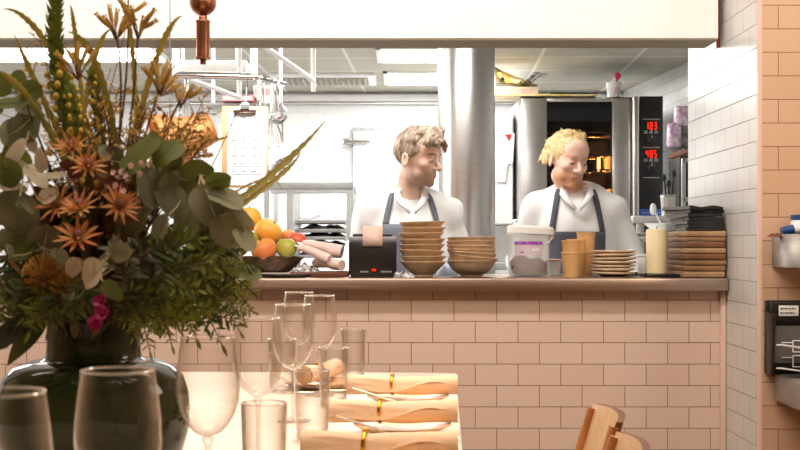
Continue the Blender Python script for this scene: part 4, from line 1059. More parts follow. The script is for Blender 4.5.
    sm = lambda v, a, b_: np.clip((v-a)/(b_-a), 0, 1)
    # stubble along jaw, chin and upper lip
    bt = sm(-z, .035, .058)*sm(z, -.135, -.112)*sm(-y, -.03, .0)
    bt = np.maximum(bt, .22*sm(-z, .0, .03)*sm(z, -.11, -.09)*sm(np.abs(x), .05, .062)*sm(-y, -.012, .004))
    lp = np.exp(-((z+.0655)/.0085)**2)*np.exp(-(x/.02)**4)*(y < -.078)
    bt = bt*(1-np.clip(lp*1.6, 0, 1))*beardamt
    brow = np.exp(-((z-.0235-.006*np.exp(-((np.abs(x)-.034)/.02)**2))/.0045)**2)*np.exp(-((np.abs(x)-.032)/.019)**4)*(y < -.06)
    scalp = sm(z, .06, .085)*0
    tone.data.foreach_set('value', np.clip(np.maximum(bt, brow*1.3), 0, 1).astype(np.float32)); lip.data.foreach_set('value', np.clip(lp*.75, 0, 1).astype(np.float32))
    # ---- eyes
    M_eye = bpy.data.materials.get('eye white') or mat('eye white', (226, 220, 214), .15, var=.02)
    M_iris = bpy.data.materials.get('grey blue iris') or mat('grey blue iris', (60, 70, 80), .15)
    M_pupil = bpy.data.materials.get('pupil') or mat('pupil', (8, 8, 8), .1)
    for q in (-1, 1):
        b = B(); c = Hh @ Vector((q*.031, -.0785, -.0005)); g = (Hh.to_3x3() @ Vector((.25, -1, -.12))).normalized()
        b.ball(c, .0122, M_eye, 18, 12); b.ball(c+g*.0072, .0068, M_iris, 14, 10); b.ball(c+g*.0110, .0032, M_pupil, 10, 8); part('eye', b, o, sharp=0)
    # ---- hair
    hv = Vol(Vector(hpos)-Vector((.2, .2, .2)), Vector(hpos)+Vector((.2, .2, .22)), .0038)
    hv.ell((0, .017, .038), (.080, .099, .087), .01, M)
    if hairstyle == 'quiff':
        for i in range(26):     # swept-up locks over the forehead and crown
            a = rg.uniform(-1, 1); y0 = rg.uniform(-.075, .05); z0 = .098-.2*abs(a)**2*.12-.004*abs(y0*10)
            p0 = Vector((a*.055, y0, z0)); p1 = p0+Vector((rg.uniform(.005, .025), -.012+rg.uniform(-.012, .012), .030+rg.uniform(-.008, .008)))
            hv.cone(p0, p1, .022, .011, .018, M)
        for i in range(9):      # fringe falling forward over the brow
            a = -.045+i*.0115; p0 = Vector((a, -.072, .092)); p1 = Vector((a+.007, -.100+rg.uniform(-.006, .004), .072+rg.uniform(-.012, .02))); p2 = p1+Vector((.008, .004, -.03))
            hv.cone(p0, p1, .018, .012, .008, M); hv.cone(p1, p2, .012, .005, .006, M)
    else:
        hv.ell((0, .02, .045), (.083, .102, .088), .01, M)
        for i in range(22):
            g = rg.uniform(-1.5, 1.5); p0 = Vector((.04*math.sin(g), -.02, .115)); p1 = Vector((.082*math.sin(g), .06+.02*math.cos(g), .05+rg.uniform(-.02, .02)))
            hv.cone(p0, p1, .012, .010, .010, M)
        hv.ell((-.0, .125, .03), (.034, .034, .036), .02, M)
        for i in range(8):
            hv.cone(Vector((-.076, .03+.008*i, .02)), Vector((-.080-.006*rg.random(), .03+.012*i, -.02-rg.uniform(0, .02))), .009, .004, .008, M)
    # face opening, then sideburn line
    hv.ell((0, -.104, -.022), (.0635, .085, .104), .008, M, sub=True); hv.ell((0, -.02, -.11), (.13, .14, .095), .012, M, sub=True)
    hv.ell((0, -.09, -.05), (.12, .075, .07), .01, M, sub=True)
    for q in (-1, 1): hv.ell((q*.086, .012, -.02), (.02, .026, .036), .006, M, sub=True)
    hv.noise(.0018 if hairstyle == 'quiff' else .0014, 260, seed, .45)
    hb = hv.build(hairm, 1)
    bvh = BVHTree.FromPolygons([Vector(p) for p in hb.v], hb.f)
    b = hb
    for i in range(620 if hairstyle == 'quiff' else 260):       # loose strands
        dirn = Vector((rg.gauss(0, 1), rg.gauss(0, 1), rg.gauss(.6, 1))).normalized(); og = Hh @ (Vector((0, .015, .04))+dirn*.3); hit = bvh.ray_cast(og, (Hh.to_3x3() @ -dirn))
        if hit[0] is None: continue
        p = hit[0]; nn = hit[1]; lp_ = Hi @ p
        if hairstyle == 'quiff': fl = Hh.to_3x3() @ Vector((.25, -.55, .55 if lp_.z > .06 else -.5))
        else: fl = Hh.to_3x3() @ Vector((lp_.x*3, 1.0, .1))
        fl = (fl-nn*fl.dot(nn)).normalized(); Ls = (.028 if lp_.z > .06 else .014)*rg.uniform(.6, 1.3)*(1 if hairstyle == 'quiff' else .8)
        b.tube([p-nn*.002, p+fl*Ls*.5+nn*.0025, p+fl*Ls+nn*(.001 if lp_.z < .06 or hairstyle != 'quiff' else .005)], [.0015, .0012, .0004], hair2 if i % 3 == 0 else hairm, 4, caps=False)
    part('hair', b, o, sharp=0)
    # ---- jacket
    jv = Vol(Vector((pos[0]-.4, pos[1]-.42, zf+.72)), Vector((pos[0]+.4, pos[1]+.3, zf+1.62)), .006)
    jv.ell(W((0, .005, 1.25)), (.182*s, .128*s, .22*s), .03); jv.ell(W((0, .0, 1.06)), (.172*s, .128*s, .22*s), .05); jv.ell(W((0, .005, .9)), (.185*s, .14*s, .16*s), .05)
    jv.cone(W((-.135, .015, 1.38)), W((.135, .015, 1.38)), .064*s, .064*s, .05)
    for q in (-1, 1): jv.cone(W((q*.02, .035, 1.475)), W((q*.165, .016, 1.388)), .05*s, .056*s, .03)
    for q in (0, 1):
        jv.cone(W(sh[q]), W(el[q]), .060*s, .056*s, .04); jv.cone(W(el[q]), W(wr[q]), .060*s, .046*s, .02)
        d_ = (W(wr[q])-W(el[q])).normalized(); jv.ell(W(wr[q])+d_*.03, (.055, .055, .055), .004, sub=True)
        for i in range(0):     # sleeve folds
            u = .25+.15*i; c = W(sh[q].lerp(el[q], u)); jv.ell(c+Vector((rg.uniform(-.05, .05), -.06, rg.uniform(-.01, .01))), (.04, .010, .006), .014, rot=(0, rg.uniform(-.6, .6), 0))
    jv.noise(.006, 30, seed+5, .7)
    # neck opening: a V that shows the skin
    jv.cone(W((0, .03, 1.56)), W((0, .02, 1.44)), .066*s, .060*s, .006, sub=True)
    jv.cone(W((0, -.07, 1.52)), W((0, -.135, 1.40)), .056*s, .006*s, .008, sub=True)
    jv.cut((0, 0, zf+.82*s), (0, 0, -1))
    jb = jv.build(jacketm, 1); jo = part('jacket', jb, o, sharp=0)
    jb_t = BVHTree.FromPolygons([Vector(p) for p in jb.v], jb.f)
    # stand collar, open at the front
    b = B(); n = 30; L0 = []; L1 = []
    for i in range(n+1):
        a = R(24)+(2*PI-R(48))*i/n; fr = math.cos(a)   # a=0 is the front
        rr = .073+.006*(1-fr)*.2; xx = rr*math.sin(a); yy = .022-rr*.95*math.cos(a); base = 1.470-.022*(1+fr)/2*1.1; top = base+.042-.008*(1+fr)/2
        L0.append(W((xx*1.06, yy, base))); L1.append(W((xx*.96*(1+.22*max(0, fr)), yy-.014*max(0, fr), top)))
    b.strip(L0, L1, jacketm); part('collar', b, jo, solid=.006)
    # lapel edges folding open beside the V
    for q in (-1, 1):
        b = B(); pts = [W((q*.048, -.058, 1.475)), W((q*.044, -.094, 1.44)), W((q*.026, -.118, 1.41)), W((q*.004, -.131, 1.378))]
        out = [W((q*.066, -.05, 1.480)), W((q*.076, -.088, 1.44)), W((q*.054, -.117, 1.41)), W((q*.014, -.136, 1.368))]
        b.strip(pts, out, jacketm); part('lapel', b, jo, solid=.006)
    # ---- trousers
    tv = Vol(Vector((pos[0]-.28, pos[1]-.22, zf+.03)), Vector((pos[0]+.28, pos[1]+.25, zf+1.0)), .009)
    tv.ell(W((0, .005, .9)), (.172*s, .125*s, .15*s), .03)
    for q in (-1, 1): tv.cone(W((q*.085, 0, .86)), W((q*.095, 0, .5)), .098*s, .07*s, .03); tv.cone(W((q*.095, 0, .5)), W((q*.1, .02, .1)), .07*s, .058*s, .02)
    tv.cut((0, 0, zf+.07), (0, 0, -1))
    part('trousers', tv.build(M_trouser, 1), o, sharp=0)
    for q in (-1, 1):
        sv = Vol(W((q*.1-.09, -.2, -.0)), W((q*.1+.1, .12, .14)), .007); sv.cone(W((q*.1, .03, .05)), W((q*.122, -.15, .036)), .05*s, .038*s, .02); sv.cut((0, 0, zf+.004), (0, 0, -1))
        part('shoe', sv.build(M_black, 1), o, sharp=0)
    # ---- apron: bib lies on the jacket front; skirt below; two straps to the neck
    Ti = T.inverted()
    def onfront(lx, lz, off=.007):
        og = W((lx, -.9, lz)); dr_ = (T.to_3x3() @ Vector((0, 1, 0))).normalized(); hit = jb_t.ray_cast(og, dr_)
        p = hit[0] if hit[0] is not None else W((lx, -.1, lz)); return p-dr_*off
    b = B(); nx, nz = 18, 22; vs = []
    BT = 1.325 if hairstyle == 'quiff' else 1.275
    for j in range(nz+1):
        v = j/nz; lz = BT-(BT-.84)*v; hw = .125+(.205-.125)*min(1, max(0, (v-.28)/.35))**1.0
        for i in range(nx+1):
            u = i/nx*2-1; vs.append(onfront(u*hw*.86 if v > .6 else u*hw, lz, .008+.002*math.sin(u*7+v*5)))
    b.add(vs, [(j*(nx+1)+i, j*(nx+1)+i+1, (j+1)*(nx+1)+i+1, (j+1)*(nx+1)+i) for j in range(nz) for i in range(nx)], apronm)
    vs = []; nz2 = 10
    for j in range(nz2+1):
        v = j/nz2; lz = .845-.38*v
        for i in range(nx+1):
            u = i/nx*2-1; vs.append(W((u*.19, -.165+.07*u*u+.008*math.sin(u*11+v), lz)))
    b.add(vs, [(j*(nx+1)+i, j*(nx+1)+i+1, (j+1)*(nx+1)+i+1, (j+1)*(nx+1)+i) for j in range(nz2) for i in range(nx)], apronm)
    ap = part('apron', b, o, solid=.003)
    for q in (-1, 1):
        L0, L1 = [], []; w_ = .0125
        for i in range(15):
            u = i/14; lx = q*(.112-.03*u-.008*u*u); lz = BT+(1.475-BT)*u
            if lz > 1.445: lz = 1.445+(lz-1.445)*.5
            L0.append(onfront(lx-w_, lz, .008)); L1.append(onfront(lx+w_, lz, .008))
        for ang in (.25, .5, .8, 1.0):      # round the side of the collar to the nape
            a = PI*.5+PI*.5*ang; rr = .088
            pp = W((q*rr*math.sin(a), .025-rr*math.cos(a), 1.492)); L0.append(pp+Vector((0, 0, -w_))); L1.append(pp+Vector((0, 0, w_)))
        b = B(); b.strip(L0, L1, apronm); part('strap', b, ap, solid=.003)
    return o

M_trouser = mat('dark kitchen trousers', (40, 42, 50), .8, var=.1)
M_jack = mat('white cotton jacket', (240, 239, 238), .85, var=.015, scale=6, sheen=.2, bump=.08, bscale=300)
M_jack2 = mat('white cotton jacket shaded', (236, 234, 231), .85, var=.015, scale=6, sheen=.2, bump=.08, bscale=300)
M_denim = mat('slate blue denim', (104, 106, 118), .85, var=.16, scale=220, sheen=.1)
M_apron2 = mat('charcoal apron cloth', (74, 75, 84), .85, var=.12, scale=180, sheen=.1)
SK1 = skin_mat('fair skin', (240, 202, 180), (234, 188, 164), beard=(150, 116, 96)); SK2 = skin_mat('rosy fair skin', (246, 204, 184), (242, 190, 168), beard=(214, 146, 100))
H1 = mat('light brown hair', (132, 108, 90), .55, scale=60, rgb2=(200, 178, 156), stretch=(1, 1, .25)); H1b = mat('ash blond strand', (200, 182, 162), .5, var=.15)
H2 = mat('golden blond hair', (222, 184, 124), .55, scale=50, rgb2=(236, 206, 154), stretch=(1, .3, 1)); H2b = mat('pale blond strand', (240, 210, 156), .5, var=.1)
cx = P(409, 0, 5.4).x
cook('brown-haired stubbled cook in white jacket and slate apron looking sideways past the column', (cx, 5.42, 0), -.13, .985, R(6), P(417.5, 158.5, 5.36), R(60), R(9), R(-3), SK1, H1, H1b, M_jack, M_denim, 'quiff', .62, 3)
cx = P(575, 0, 5.62).x
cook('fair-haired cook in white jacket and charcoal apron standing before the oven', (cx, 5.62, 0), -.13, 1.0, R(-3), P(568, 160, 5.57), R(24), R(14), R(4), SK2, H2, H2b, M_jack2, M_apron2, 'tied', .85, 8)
# ================================================================== dining table, chairs, place settings, glasses
TZ = .75
M_top = mat('white tabletop', (236, 220, 204), .35, var=.03, scale=5, rgb2=(228, 208, 188), stretch=(1, 6, 1))
M_wood = mat('orange brown beech', (160, 98, 50), .4, scale=10, rgb2=(184, 122, 68), stretch=(6, 6, 1), coat=.2)
M_ply = mat('pale beech plywood', (196, 154, 104), .4, scale=9, rgb2=(210, 172, 122), stretch=(8, 8, 1), coat=.25)
M_woodD = mat('dark beech edge', (96, 56, 34), .45, scale=10, rgb2=(120, 72, 44))
ta = R(-2.1)
t = thing('dining_table', 'long white topped dining table set with glasses and napkins', 'table', (-.47, 1.98, 0), (0, 0, ta))
b = B(); b.box((0, 0, TZ-.014), (1.14, 2.74, .028), M_top, .004); part('tabletop', b, t)
for sx in (-.42, .30):
    for sy in (-1.15, 1.15):
        b = B(); b.tube([(sx, sy, 0), (sx, sy, TZ-.028)], [.02, .03], M_wood, 14); part('leg', b, t)
b = B()
for sy in (-1.15, 1.15): b.box((-.06, sy, TZ-.06), (.72, .03, .06), M_wood, .003)
for sx in (-.42, .30): b.box((sx, 0, TZ-.06), (.03, 2.3, .06), M_wood, .003)
part('apron_rail', b, t)

def chair(loc, rz, lab):
    """bent plywood chair; its back is at +x, it faces -x"""
    t = thing('plywood_chair', lab, 'chair', loc, (0, 0, rz))
    H = .748; w = .28
    def bx(z): return .02+.10*max(0, (z-.42))/.33
    for s in (-1, 1):
        b = B(); pts = [(.0+.0, s*w/2, 0), (.03, s*w/2, .2), (.02, s*w/2, .44), (bx(.6)-.004, s*w/2, .6), (bx(.735)-.008, s*w/2, .735)]
        b.tube(pts, [.013, .016, .018, .014, .011], M_wood, 10, flat=1.1); part('leg', b, t)
        b = B(); b.tube([(-.36, s*(w/2+.01), 0), (-.35, s*(w/2+.005), .44)], [.013, .018], M_wood, 10); part('leg', b, t)
        b = B(); b.box((-.165, s*w/2, .42), (.36, .02, .045), M_wood, .004); part('side_rail', b, t)
    b = B(); n = 14; m_ = 8; vs = []
    for j in range(m_+1):
        for i in range(n+1):
            u = i/n*2-1; v = j/m_; z = .625+(H-.625)*v-.004*u*u*v
            vs.append((bx(z)+.004+.022*(1-u*u)-.012, u*(w/2+.004), z))
    o = len(vs); vs += [(x+.014, y, z) for x, y, z in vs]
    f = []; e = []
    for j in range(m_):
        for i in range(n): a = j*(n+1)+i; f += [(a, a+n+1, a+n+2, a+1), (o+a, o+a+1, o+a+n+2, o+a+n+1)]
    for i in range(n):
        a = i; e.append((a, a+1, o+a+1, o+a)); a = m_*(n+1)+i; e.append((a+1, a, o+a, o+a+1))
    for j in range(m_):
        a = j*(n+1); e.append((a+n+1, a, o+a, o+a+n+1)); a += n; e.append((a, a+n+1, o+a+n+1, o+a))
    b.add(vs, f, M_ply); b.add(vs, e, M_woodD); part('backrest', b, t)
    b = B(); b.box((-.17, 0, .45), (.40, .38, .018), M_ply, .007); part('seat', b, t)
    b = B(); b.tube([(-.355, -w/2, .2), (.03, -w/2, .22)], .01, M_wood, 8); b.tube([(-.355, w/2, .2), (.03, w/2, .22)], .01, M_wood, 8); b.tube([(-.16, -w/2, .21), (-.16, w/2, .21)], .01, M_wood, 8); part('stretcher', b, t)
    return t
chair((.312, 2.59, 0), R(0), 'plywood dining chair whose back shows nearer the tiled half wall')
chair((.285, 2.19, 0), R(-3), 'plywood dining chair cut by the frame, nearer the camera end of the table')

# --- place settings: plate, rolled napkin in a gold ring, knife and fork
M_peach2 = mat('peach linen', (244, 206, 172), .9, var=.04, scale=30, bump=.25, bscale=260, sheen=.15)
M_gold = mat('gold ring', (206, 150, 44), .28, 1, var=.08)
M_plateP = mat('glazed cream plate', (236, 200, 156), .25, var=.04, scale=8)
M_cutW = mat('warm steel cutlery', (214, 190, 168), .22, 1)
def place(cx, cy, right_end, rot, where, L=.237, side=1):
    t = thing('side_plate', f'cream side plate under the ringed napkin {where}', 'plate', (cx, cy-.008, TZ))
    b = B(); b.lathe([(0, .003), (.045, .003), (.05, .0), (.054, .002), (.075, .010), (.088, .0165), (.0885, .0185), (.085, .0185), (.055, .010), (0, .008)], M_plateP, 48); part('body', b, t, sharp=60)
    r = .0195; zc = TZ+.0195+r*.98
    t = thing('rolled_napkin', f'peach linen napkin rolled in a gold ring {where}', 'napkin', (right_end-L/2, cy, zc), (0, 0, rot))
    b = B(); n = 16; rg = random.Random(int(cy*100)); pts = []; rs = []
    for i in range(n+1):
        u = i/n; pts.append((-L/2+L*u, .0015*math.sin(u*5), .0012*math.sin(u*7+1))); rs.append(r*(1.05-.10*math.exp(-((u-.42)/.08)**2)+.02*math.sin(u*13)+.06*(abs(u-.5)*2)**3))
    b.tube(pts, rs, M_peach2, 22, caps=False, flat=.98)
    for e, s in ((0, -1), (n, 1)):     # spiral roll at each end
        sp = []; 
        for i in range(41):
            a = 2*PI*2.2*i/40; q = rs[e]*(1-.85*i/40); sp.append((a, q))
        l = [(pts[e][0]-s*.0, q*math.cos(a), q*math.sin(a)) for a, q in sp]; l2 = [(pts[e][0]-s*.02, y, z) for x, y, z in l]
        b.strip(l, l2, M_peach2)
        b.lathe([(0, 0), (rs[e]*.97, 0)], M_peach2, 22, M=Matrix.Translation((pts[e][0]-s*.004, pts[e][1], pts[e][2])) @ Matrix.Rotation(R(90), 4, 'Y'))
    # loose outer fold running along the roll
    fl = [(-L/2+L*i/12, -r*.78-.001, r*.62+.004*math.sin(i*.8)) for i in range(13)]; fu = [(x*.98, y-.006, z-.016-.01*math.sin(k*.5)) for k, (x, y, z) in enumerate(fl)]
    b.strip(fl, fu, M_peach2); part('linen', b, t, sharp=60)
    b = B(); M = Matrix.Translation((-L*.09, 0, 0)) @ Matrix.Rotation(R(90), 4, 'Y') @ Matrix.Rotation(R(8), 4, 'X')
    pr = [(r*1.03+.0022*math.cos(a), .0032*math.sin(a)) for a in [2*PI*i/8 for i in range(8)]]
    b.lathe(pr, M_gold, 32, M=M, closed=True); b.ball((-L*.09, 0, r*1.1), .0045, M_gold, 10, 8); part('napkin_ring', b, t)
    t = thing('table_knife', f'table knife lying in front of the plate {where}', 'knife', (cx-.0, cy-.104, TZ+.001))
    b = B(); b.box((-.045, 0, .002), (.10, .014, .0022), M_cutW, .001, top=(1, .6)); part('blade', b, t); b = B(); b.tube([(.004, 0, .004), (.05, 0, .0045), (.098, 0, .0045)], [.004, .0055, .006], M_cutW, 10, flat=.7); part('handle', b, t)
    t = thing('table_fork', f'fork leaning with raised handle on the plate {where}', 'fork', (cx-.06, cy-.085, TZ+.012))
    b = B(); b.tube([(-.055, .02, .028), (-.02, .008, .018), (.02, -.004, .006), (.035, -.006, .003)], [.0045, .0035, .0025, .003], M_cutW, 8, flat=.6); part('handle', b, t)
    b = B(); b.box((.045, -.007, .002), (.02, .02, .002), M_cutW, .0008)
    for k in range(4): b.box((.066, -.0145+k*.005, .002), (.03, .0022, .002), M_cutW)
    part('tines', b, t, smooth=False)
place(.017, 2.70, .1235, R(0), 'at the tile end of the chair side')
place(.004, 2.275, .104, R(.6), 'between the other two on the chair side')
place(-.01, 1.895, .087, R(0), 'at the chair side, cut by the frame')
place(-.19, 2.98, -.09, R(72), 'at the far table end behind the tumblers', .2)

# --- glasses
M_glass = thin_glass('clear table glass', (.98, .975, .97), .95, .02, power=2.3, edge_glint=.2)
M_rim = thin_glass('glass rim with painted glint', (.97, .96, .95), 1.0, .1, power=.9, edge_glint=.35)  # stronger painted highlight for rims and tumbler bases
def wine(loc, lab, first=[None]):
    if first[0] is None:
        t = thing('wine_glass', lab, 'glass', loc)
        b = B(); pr = [(.0, .100), (.008, .1012), (.016, .105), (.025, .114), (.033, .127), (.0385, .144), (.0402, .160), (.0395, .178), (.037, .203), (.0335, .2255)]
        b.lathe(pr, M_glass, 48); part('bowl', b, t, sharp=0)
        b = B(); b.lathe([(.0335+.0011*math.cos(a), .2258+.0011*math.sin(a)) for a in [2*PI*i/8 for i in range(8)]], M_rim, 48, closed=True); part('rim', b, t)
        b = B(); b.lathe([(.0038, .012), (.0034, .03), (.0033, .07), (.0042, .088), (.008, .0985), (.0, .1015)], M_glass, 20); b.lathe([(.0017, .012), (.0016, .09)], M_glass, 12); part('stem', b, t)
        b = B(); b.lathe([(0, .0005), (.033, .0005), (.0345, .0015), (.033, .003), (.015, .006), (.005, .010), (.0038, .013)], M_glass, 40); part('foot', b, t)
        first[0] = t; return t
    return dup(first[0], loc, (0, 0, rnd(0, 6)), lab)
def tumbler(loc, lab, first=[None]):
    if first[0] is None:
        t = thing('water_tumbler', lab, 'glass', loc)
        b = B(); b.lathe([(.0275, .004), (.0295, .03), (.0325, .1225)], M_glass, 44); b.lathe([(0, .013), (.024, .0135), (.0272, .018), (.0285, .04), (.0312, .1225)], M_glass, 44); part('wall', b, t, sharp=0)
        b = B(); b.lathe([(.0318+.001*math.cos(a), .1225+.001*math.sin(a)) for a in [2*PI*i/8 for i in range(8)]], M_rim, 44, closed=True); part('rim', b, t)
        b = B(); b.lathe([(0, .001), (.025, .001), (.0275, .004), (.0278, .011)], M_rim, 44); part('base', b, t)
        first[0] = t; return t
    return dup(first[0], loc, (0, 0, rnd(0, 6)), lab)
def at(px, d): return (P(px, 0, d).x, d, TZ)
wine(at(208, 1.585), 'stemmed glass standing alone between the dark vase and the ringed napkins')
wine(at(118, 1.17), 'large stemmed glass in front of the dark vase, cut by the frame bottom')
wine(at(2, 1.0), 'stemmed glass at the frame corner beside the dark vase, only half shown')
wine(at(258, 1.985), 'stemmed glass just behind the lone one, before the tumblers')
wine(at(293, 2.42), 'stemmed glass overlapping the two smaller-looking stemmed glasses behind it')
wine(at(299, 3.02), 'small-looking stemmed glass whose rim stands highest, at the far table end')
wine(at(319.5, 2.83), 'stemmed glass at the far end beside the tumblers, standing clear against the tiles')
tumbler(at(353.5, 3.24), 'straight water tumbler standing clear against the tiles behind the first napkin')
tumbler(at(333.5, 2.66), 'straight water tumbler beside the end of the first ringed napkin')
tumbler(at(312, 2.19), 'straight water tumbler beside the end of the second ringed napkin')
tumbler(at(264, 1.74), 'straight water tumbler nearest the lone stemmed glass, cut by the frame bottom')
tumbler(at(282, 2.9), 'straight water tumbler seen through the stemmed glasses at the far end')
# ================================================================== vase and flowers
V0 = Vector((-.465, 1.9, .975))
m, nt, bb, out = newmat('smoked dark green glass'); N = nt.nodes; L_ = nt.links
bb.inputs['Base Color'].default_value = (.014, .019, .009, 1); bb.inputs['Roughness'].default_value = .06; bb.inputs['Coat Weight'].default_value = .1
tr = N.new('ShaderNodeBsdfTransparent'); tr.inputs['Color'].default_value = (.24, .28, .15, 1); mx = N.new('ShaderNodeMixShader'); mx.inputs[0].default_value = .3
L_.new(bb.outputs[0], mx.inputs[1]); L_.new(tr.outputs[0], mx.inputs[2]); L_.new(mx.outputs[0], out.inputs['Surface']); M_vase = m
t = thing('glass_vase', 'wide-bellied dark green glass vase holding the flowers on the table', 'vase', (V0.x, V0.y, TZ))
b = B(); b.lathe([(0, .004), (.10, .004), (.118, .008), (.134, .03), (.1425, .06), (.1445, .09), (.142, .118), (.134, .142), (.118, .158), (.097, .166), (.08, .168)], M_vase, 64); part('belly', b, t, sharp=0)
b = B(); b.lathe([(.08, .168), (.0735, .170), (.0705, .176), (.0695, .19), (.0695, .225), (.0715, .232), (.0695, .236), (.066, .232)], M_vase, 56); part('neck', b, t, sharp=0)

M_stem = mat('brown green stem', (84, 70, 34), .7, var=.15)
M_stemB = mat('thin brown stem', (96, 62, 36), .7, var=.15)
M_sword = mat('olive gold blade', (118, 114, 46), .5, scale=14, rgb2=(156, 136, 60), translucent=.4)
M_euc = mat('grey green eucalyptus', (106, 108, 80), .65, scale=14, rgb2=(146, 144, 112), translucent=.2)
M_eucG = mat('green eucalyptus', (84, 94, 40), .55, scale=14, rgb2=(116, 122, 60), translucent=.4)
M_eucP = mat('pale eucalyptus', (184, 172, 146), .65, scale=9, rgb2=(196, 184, 158), translucent=.2)
M_vein = mat('pale leaf vein', (176, 164, 120), .6)
M_fern = mat('fresh green frond', (108, 122, 40), .55, scale=12, rgb2=(142, 148, 56), translucent=.4)
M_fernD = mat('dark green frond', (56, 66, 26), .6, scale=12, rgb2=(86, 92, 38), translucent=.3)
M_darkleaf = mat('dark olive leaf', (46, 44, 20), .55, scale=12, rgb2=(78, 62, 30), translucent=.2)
M_brownleaf = mat('rust brown leaf', (112, 82, 44), .6, scale=12, rgb2=(142, 104, 58), translucent=.25)
M_spikeG = mat('green bud scale', (96, 116, 40), .5, scale=12, rgb2=(136, 146, 58), translucent=.4)
M_ybud = mat('yellow bud', (214, 184, 70), .5, scale=10, rgb2=(228, 204, 100), translucent=.2)
M_paw = mat('ochre kangaroo paw', (190, 150, 70), .7, scale=14, rgb2=(212, 178, 98), translucent=.35)
M_star = mat('coral orange petal', (214, 112, 70), .55, scale=16, rgb2=(224, 168, 96), translucent=.3)
M_starT = mat('golden petal', (206, 160, 92), .55, scale=16, rgb2=(196, 128, 76), translucent=.3)
M_core = mat('mauve brown flower core', (122, 70, 62), .7, scale=30, var=.2)
M_pin = mat('yellow pincushion', (150, 108, 34), .6, scale=30, rgb2=(178, 134, 48))
M_mag = mat('magenta petal', (160, 20, 96), .5, var=.15, translucent=.3)
M_wax = mat('pinkish white petal', (236, 204, 200), .6, var=.06, translucent=.3)
M_berry = mat('ochre filler bud', (186, 146, 74), .65, scale=16, rgb2=(206, 170, 96), translucent=.35)
CAMD = Vector((0, -1, 0))

def mouth(rg, tip):
    a = rg.uniform(0, 2*PI); q = rg.uniform(0, .046)
    d = Vector((tip.x-V0.x, tip.y-V0.y, 0)); d = d.normalized()*min(.04, d.length*.2) if d.length > 1e-4 else d
    return V0+Vector((math.cos(a)*q*.6+d.x, math.sin(a)*q*.6+d.y, -.03))
def stalk(rg, tip, rise=.55, n=14, via=None):
    p0 = mouth(rg, tip); up = max(.06, (tip.z-p0.z)*rise); p1 = p0+Vector((0, 0, up*.6)); 
    if via is not None: return bez(p0, p0.lerp(via, .5)+Vector((0, 0, .04)), via, tip, n)
    p2 = tip-(tip-p0)*.3+Vector((0, 0, .02)); return bez(p0, p1, p2, tip, n)
def taper(n, a, b_): return [a+(b_-a)*i/(n-1) for i in range(n)]
def base_of(path): return path[0].copy()

RG = random.Random(77)
# --- serrated sword leaves
def sword(tip, mid, base, d0, d1, w, lab, name='serrated_leaf'):
    pt, pm, pb = P(*tip, d1), P(*mid, (d0+d1)/2), P(*base, d0)
    ctrl = pm*2-(pt+pb)*.5; path = quad(pb, ctrl, pt, 34)
    low = stalk(RG, pb, .5, 10)
    t = thing(name, lab, 'leaf', base_of(low))
    b = B(); b.tube(low, taper(len(low), .0022, .0025), M_stem, 6); part('stem', b, t, world=True)
    b = B(); Ls = []; C = []; Rs = []
    for i, p in enumerate(path):
        u = i/34; tg = tang(path, min(u, .99)); sd = tg.cross(CAMD).normalized(); dn = sd.cross(tg).normalized(); sd = (sd*.88+dn*.45).normalized()
        ww = w*.5*(min(1, .35+u*3))*min(1, (1-u)*3.2+.06)*(1 if i % 2 else .66); Ls.append(p-sd*ww); Rs.append(p+sd*ww); C.append(p-dn*ww*.35)
    b.strip(Ls, C, M_sword); b.strip(C, Rs, M_sword); part('blade', b, t, world=True)
sword((3, 9), (52, 52), (112, 190), 1.88, 1.9, .013, 'long serrated leaf crossing behind the green spike to the upper corner')
sword((14, 34), (40, 92), (92, 205), 1.84, 1.84, .012, 'serrated leaf rising outside the green spike over the vase side wall')
sword((70, 5), (77, 50), (90, 180), 1.95, 1.95, .011, 'short upright serrated leaf directly beside the green spike top')
sword((68, 32), (100, 74), (122, 190), 1.82, 1.80, .015, 'broad serrated leaf leaning over the green spike, crossing another')
sword((112, 29), (92, 70), (74, 190), 1.9, 1.93, .013, 'serrated leaf crossing the broad one in an X beside the spike')
sword((183, 16), (156, 60), (122, 190), 1.88, 1.88, .014, 'long serrated leaf leaning toward the copper counterweight')
sword((112, -4), (130, 32), (136, 150), 2.0, 2.0, .012, 'serrated leaf running off the top of the picture beside the paw flowers')
sword((325, 121), (262, 182), (165, 250), 1.86, 1.98, .015, 'longest serrated leaf pointing over the fruit bowl to the cold room door')
sword((301, 152), (262, 190), (165, 255), 1.84, 1.94, .012, 'shorter serrated leaf just under the longest one above the fruit')
sword((-6, 72), (34, 106), (92, 215), 1.80, 1.72, .014, 'serrated leaf reaching low across the eucalyptus to the frame edge')
sword((282, 190), (250, 184), (175, 240), 1.9, 1.98, .005, 'thin brown blade lying nearly level beside the clipboard foot', 'thin_leaf')
# --- thin bare twigs
def twig(pts, d, r, lab):
    path = [P(x, y, d) for x, y in pts]; low = stalk(RG, path[0], .5, 8)
    t = thing('bare_twig', lab, 'twig', base_of(low)); b = B(); full = low[:-1]+path; b.tube(full, taper(len(full), r, r*.4), M_stemB, 6); part('stem', b, t, world=True)
twig([(185, 215), (205, 180), (220, 150), (237, 112)], 1.9, .0016, 'bare thin twig rising in front of the clipboard')
twig([(105, 110), (118, 60), (128, 20), (124, -5)], 2.02, .0014, 'bare thin twig rising behind the paw flowers to the top')
twig([(100, 150), (104, 90), (111, 68)], 1.95, .0012, 'short bare twig between the crossing serrated leaves')

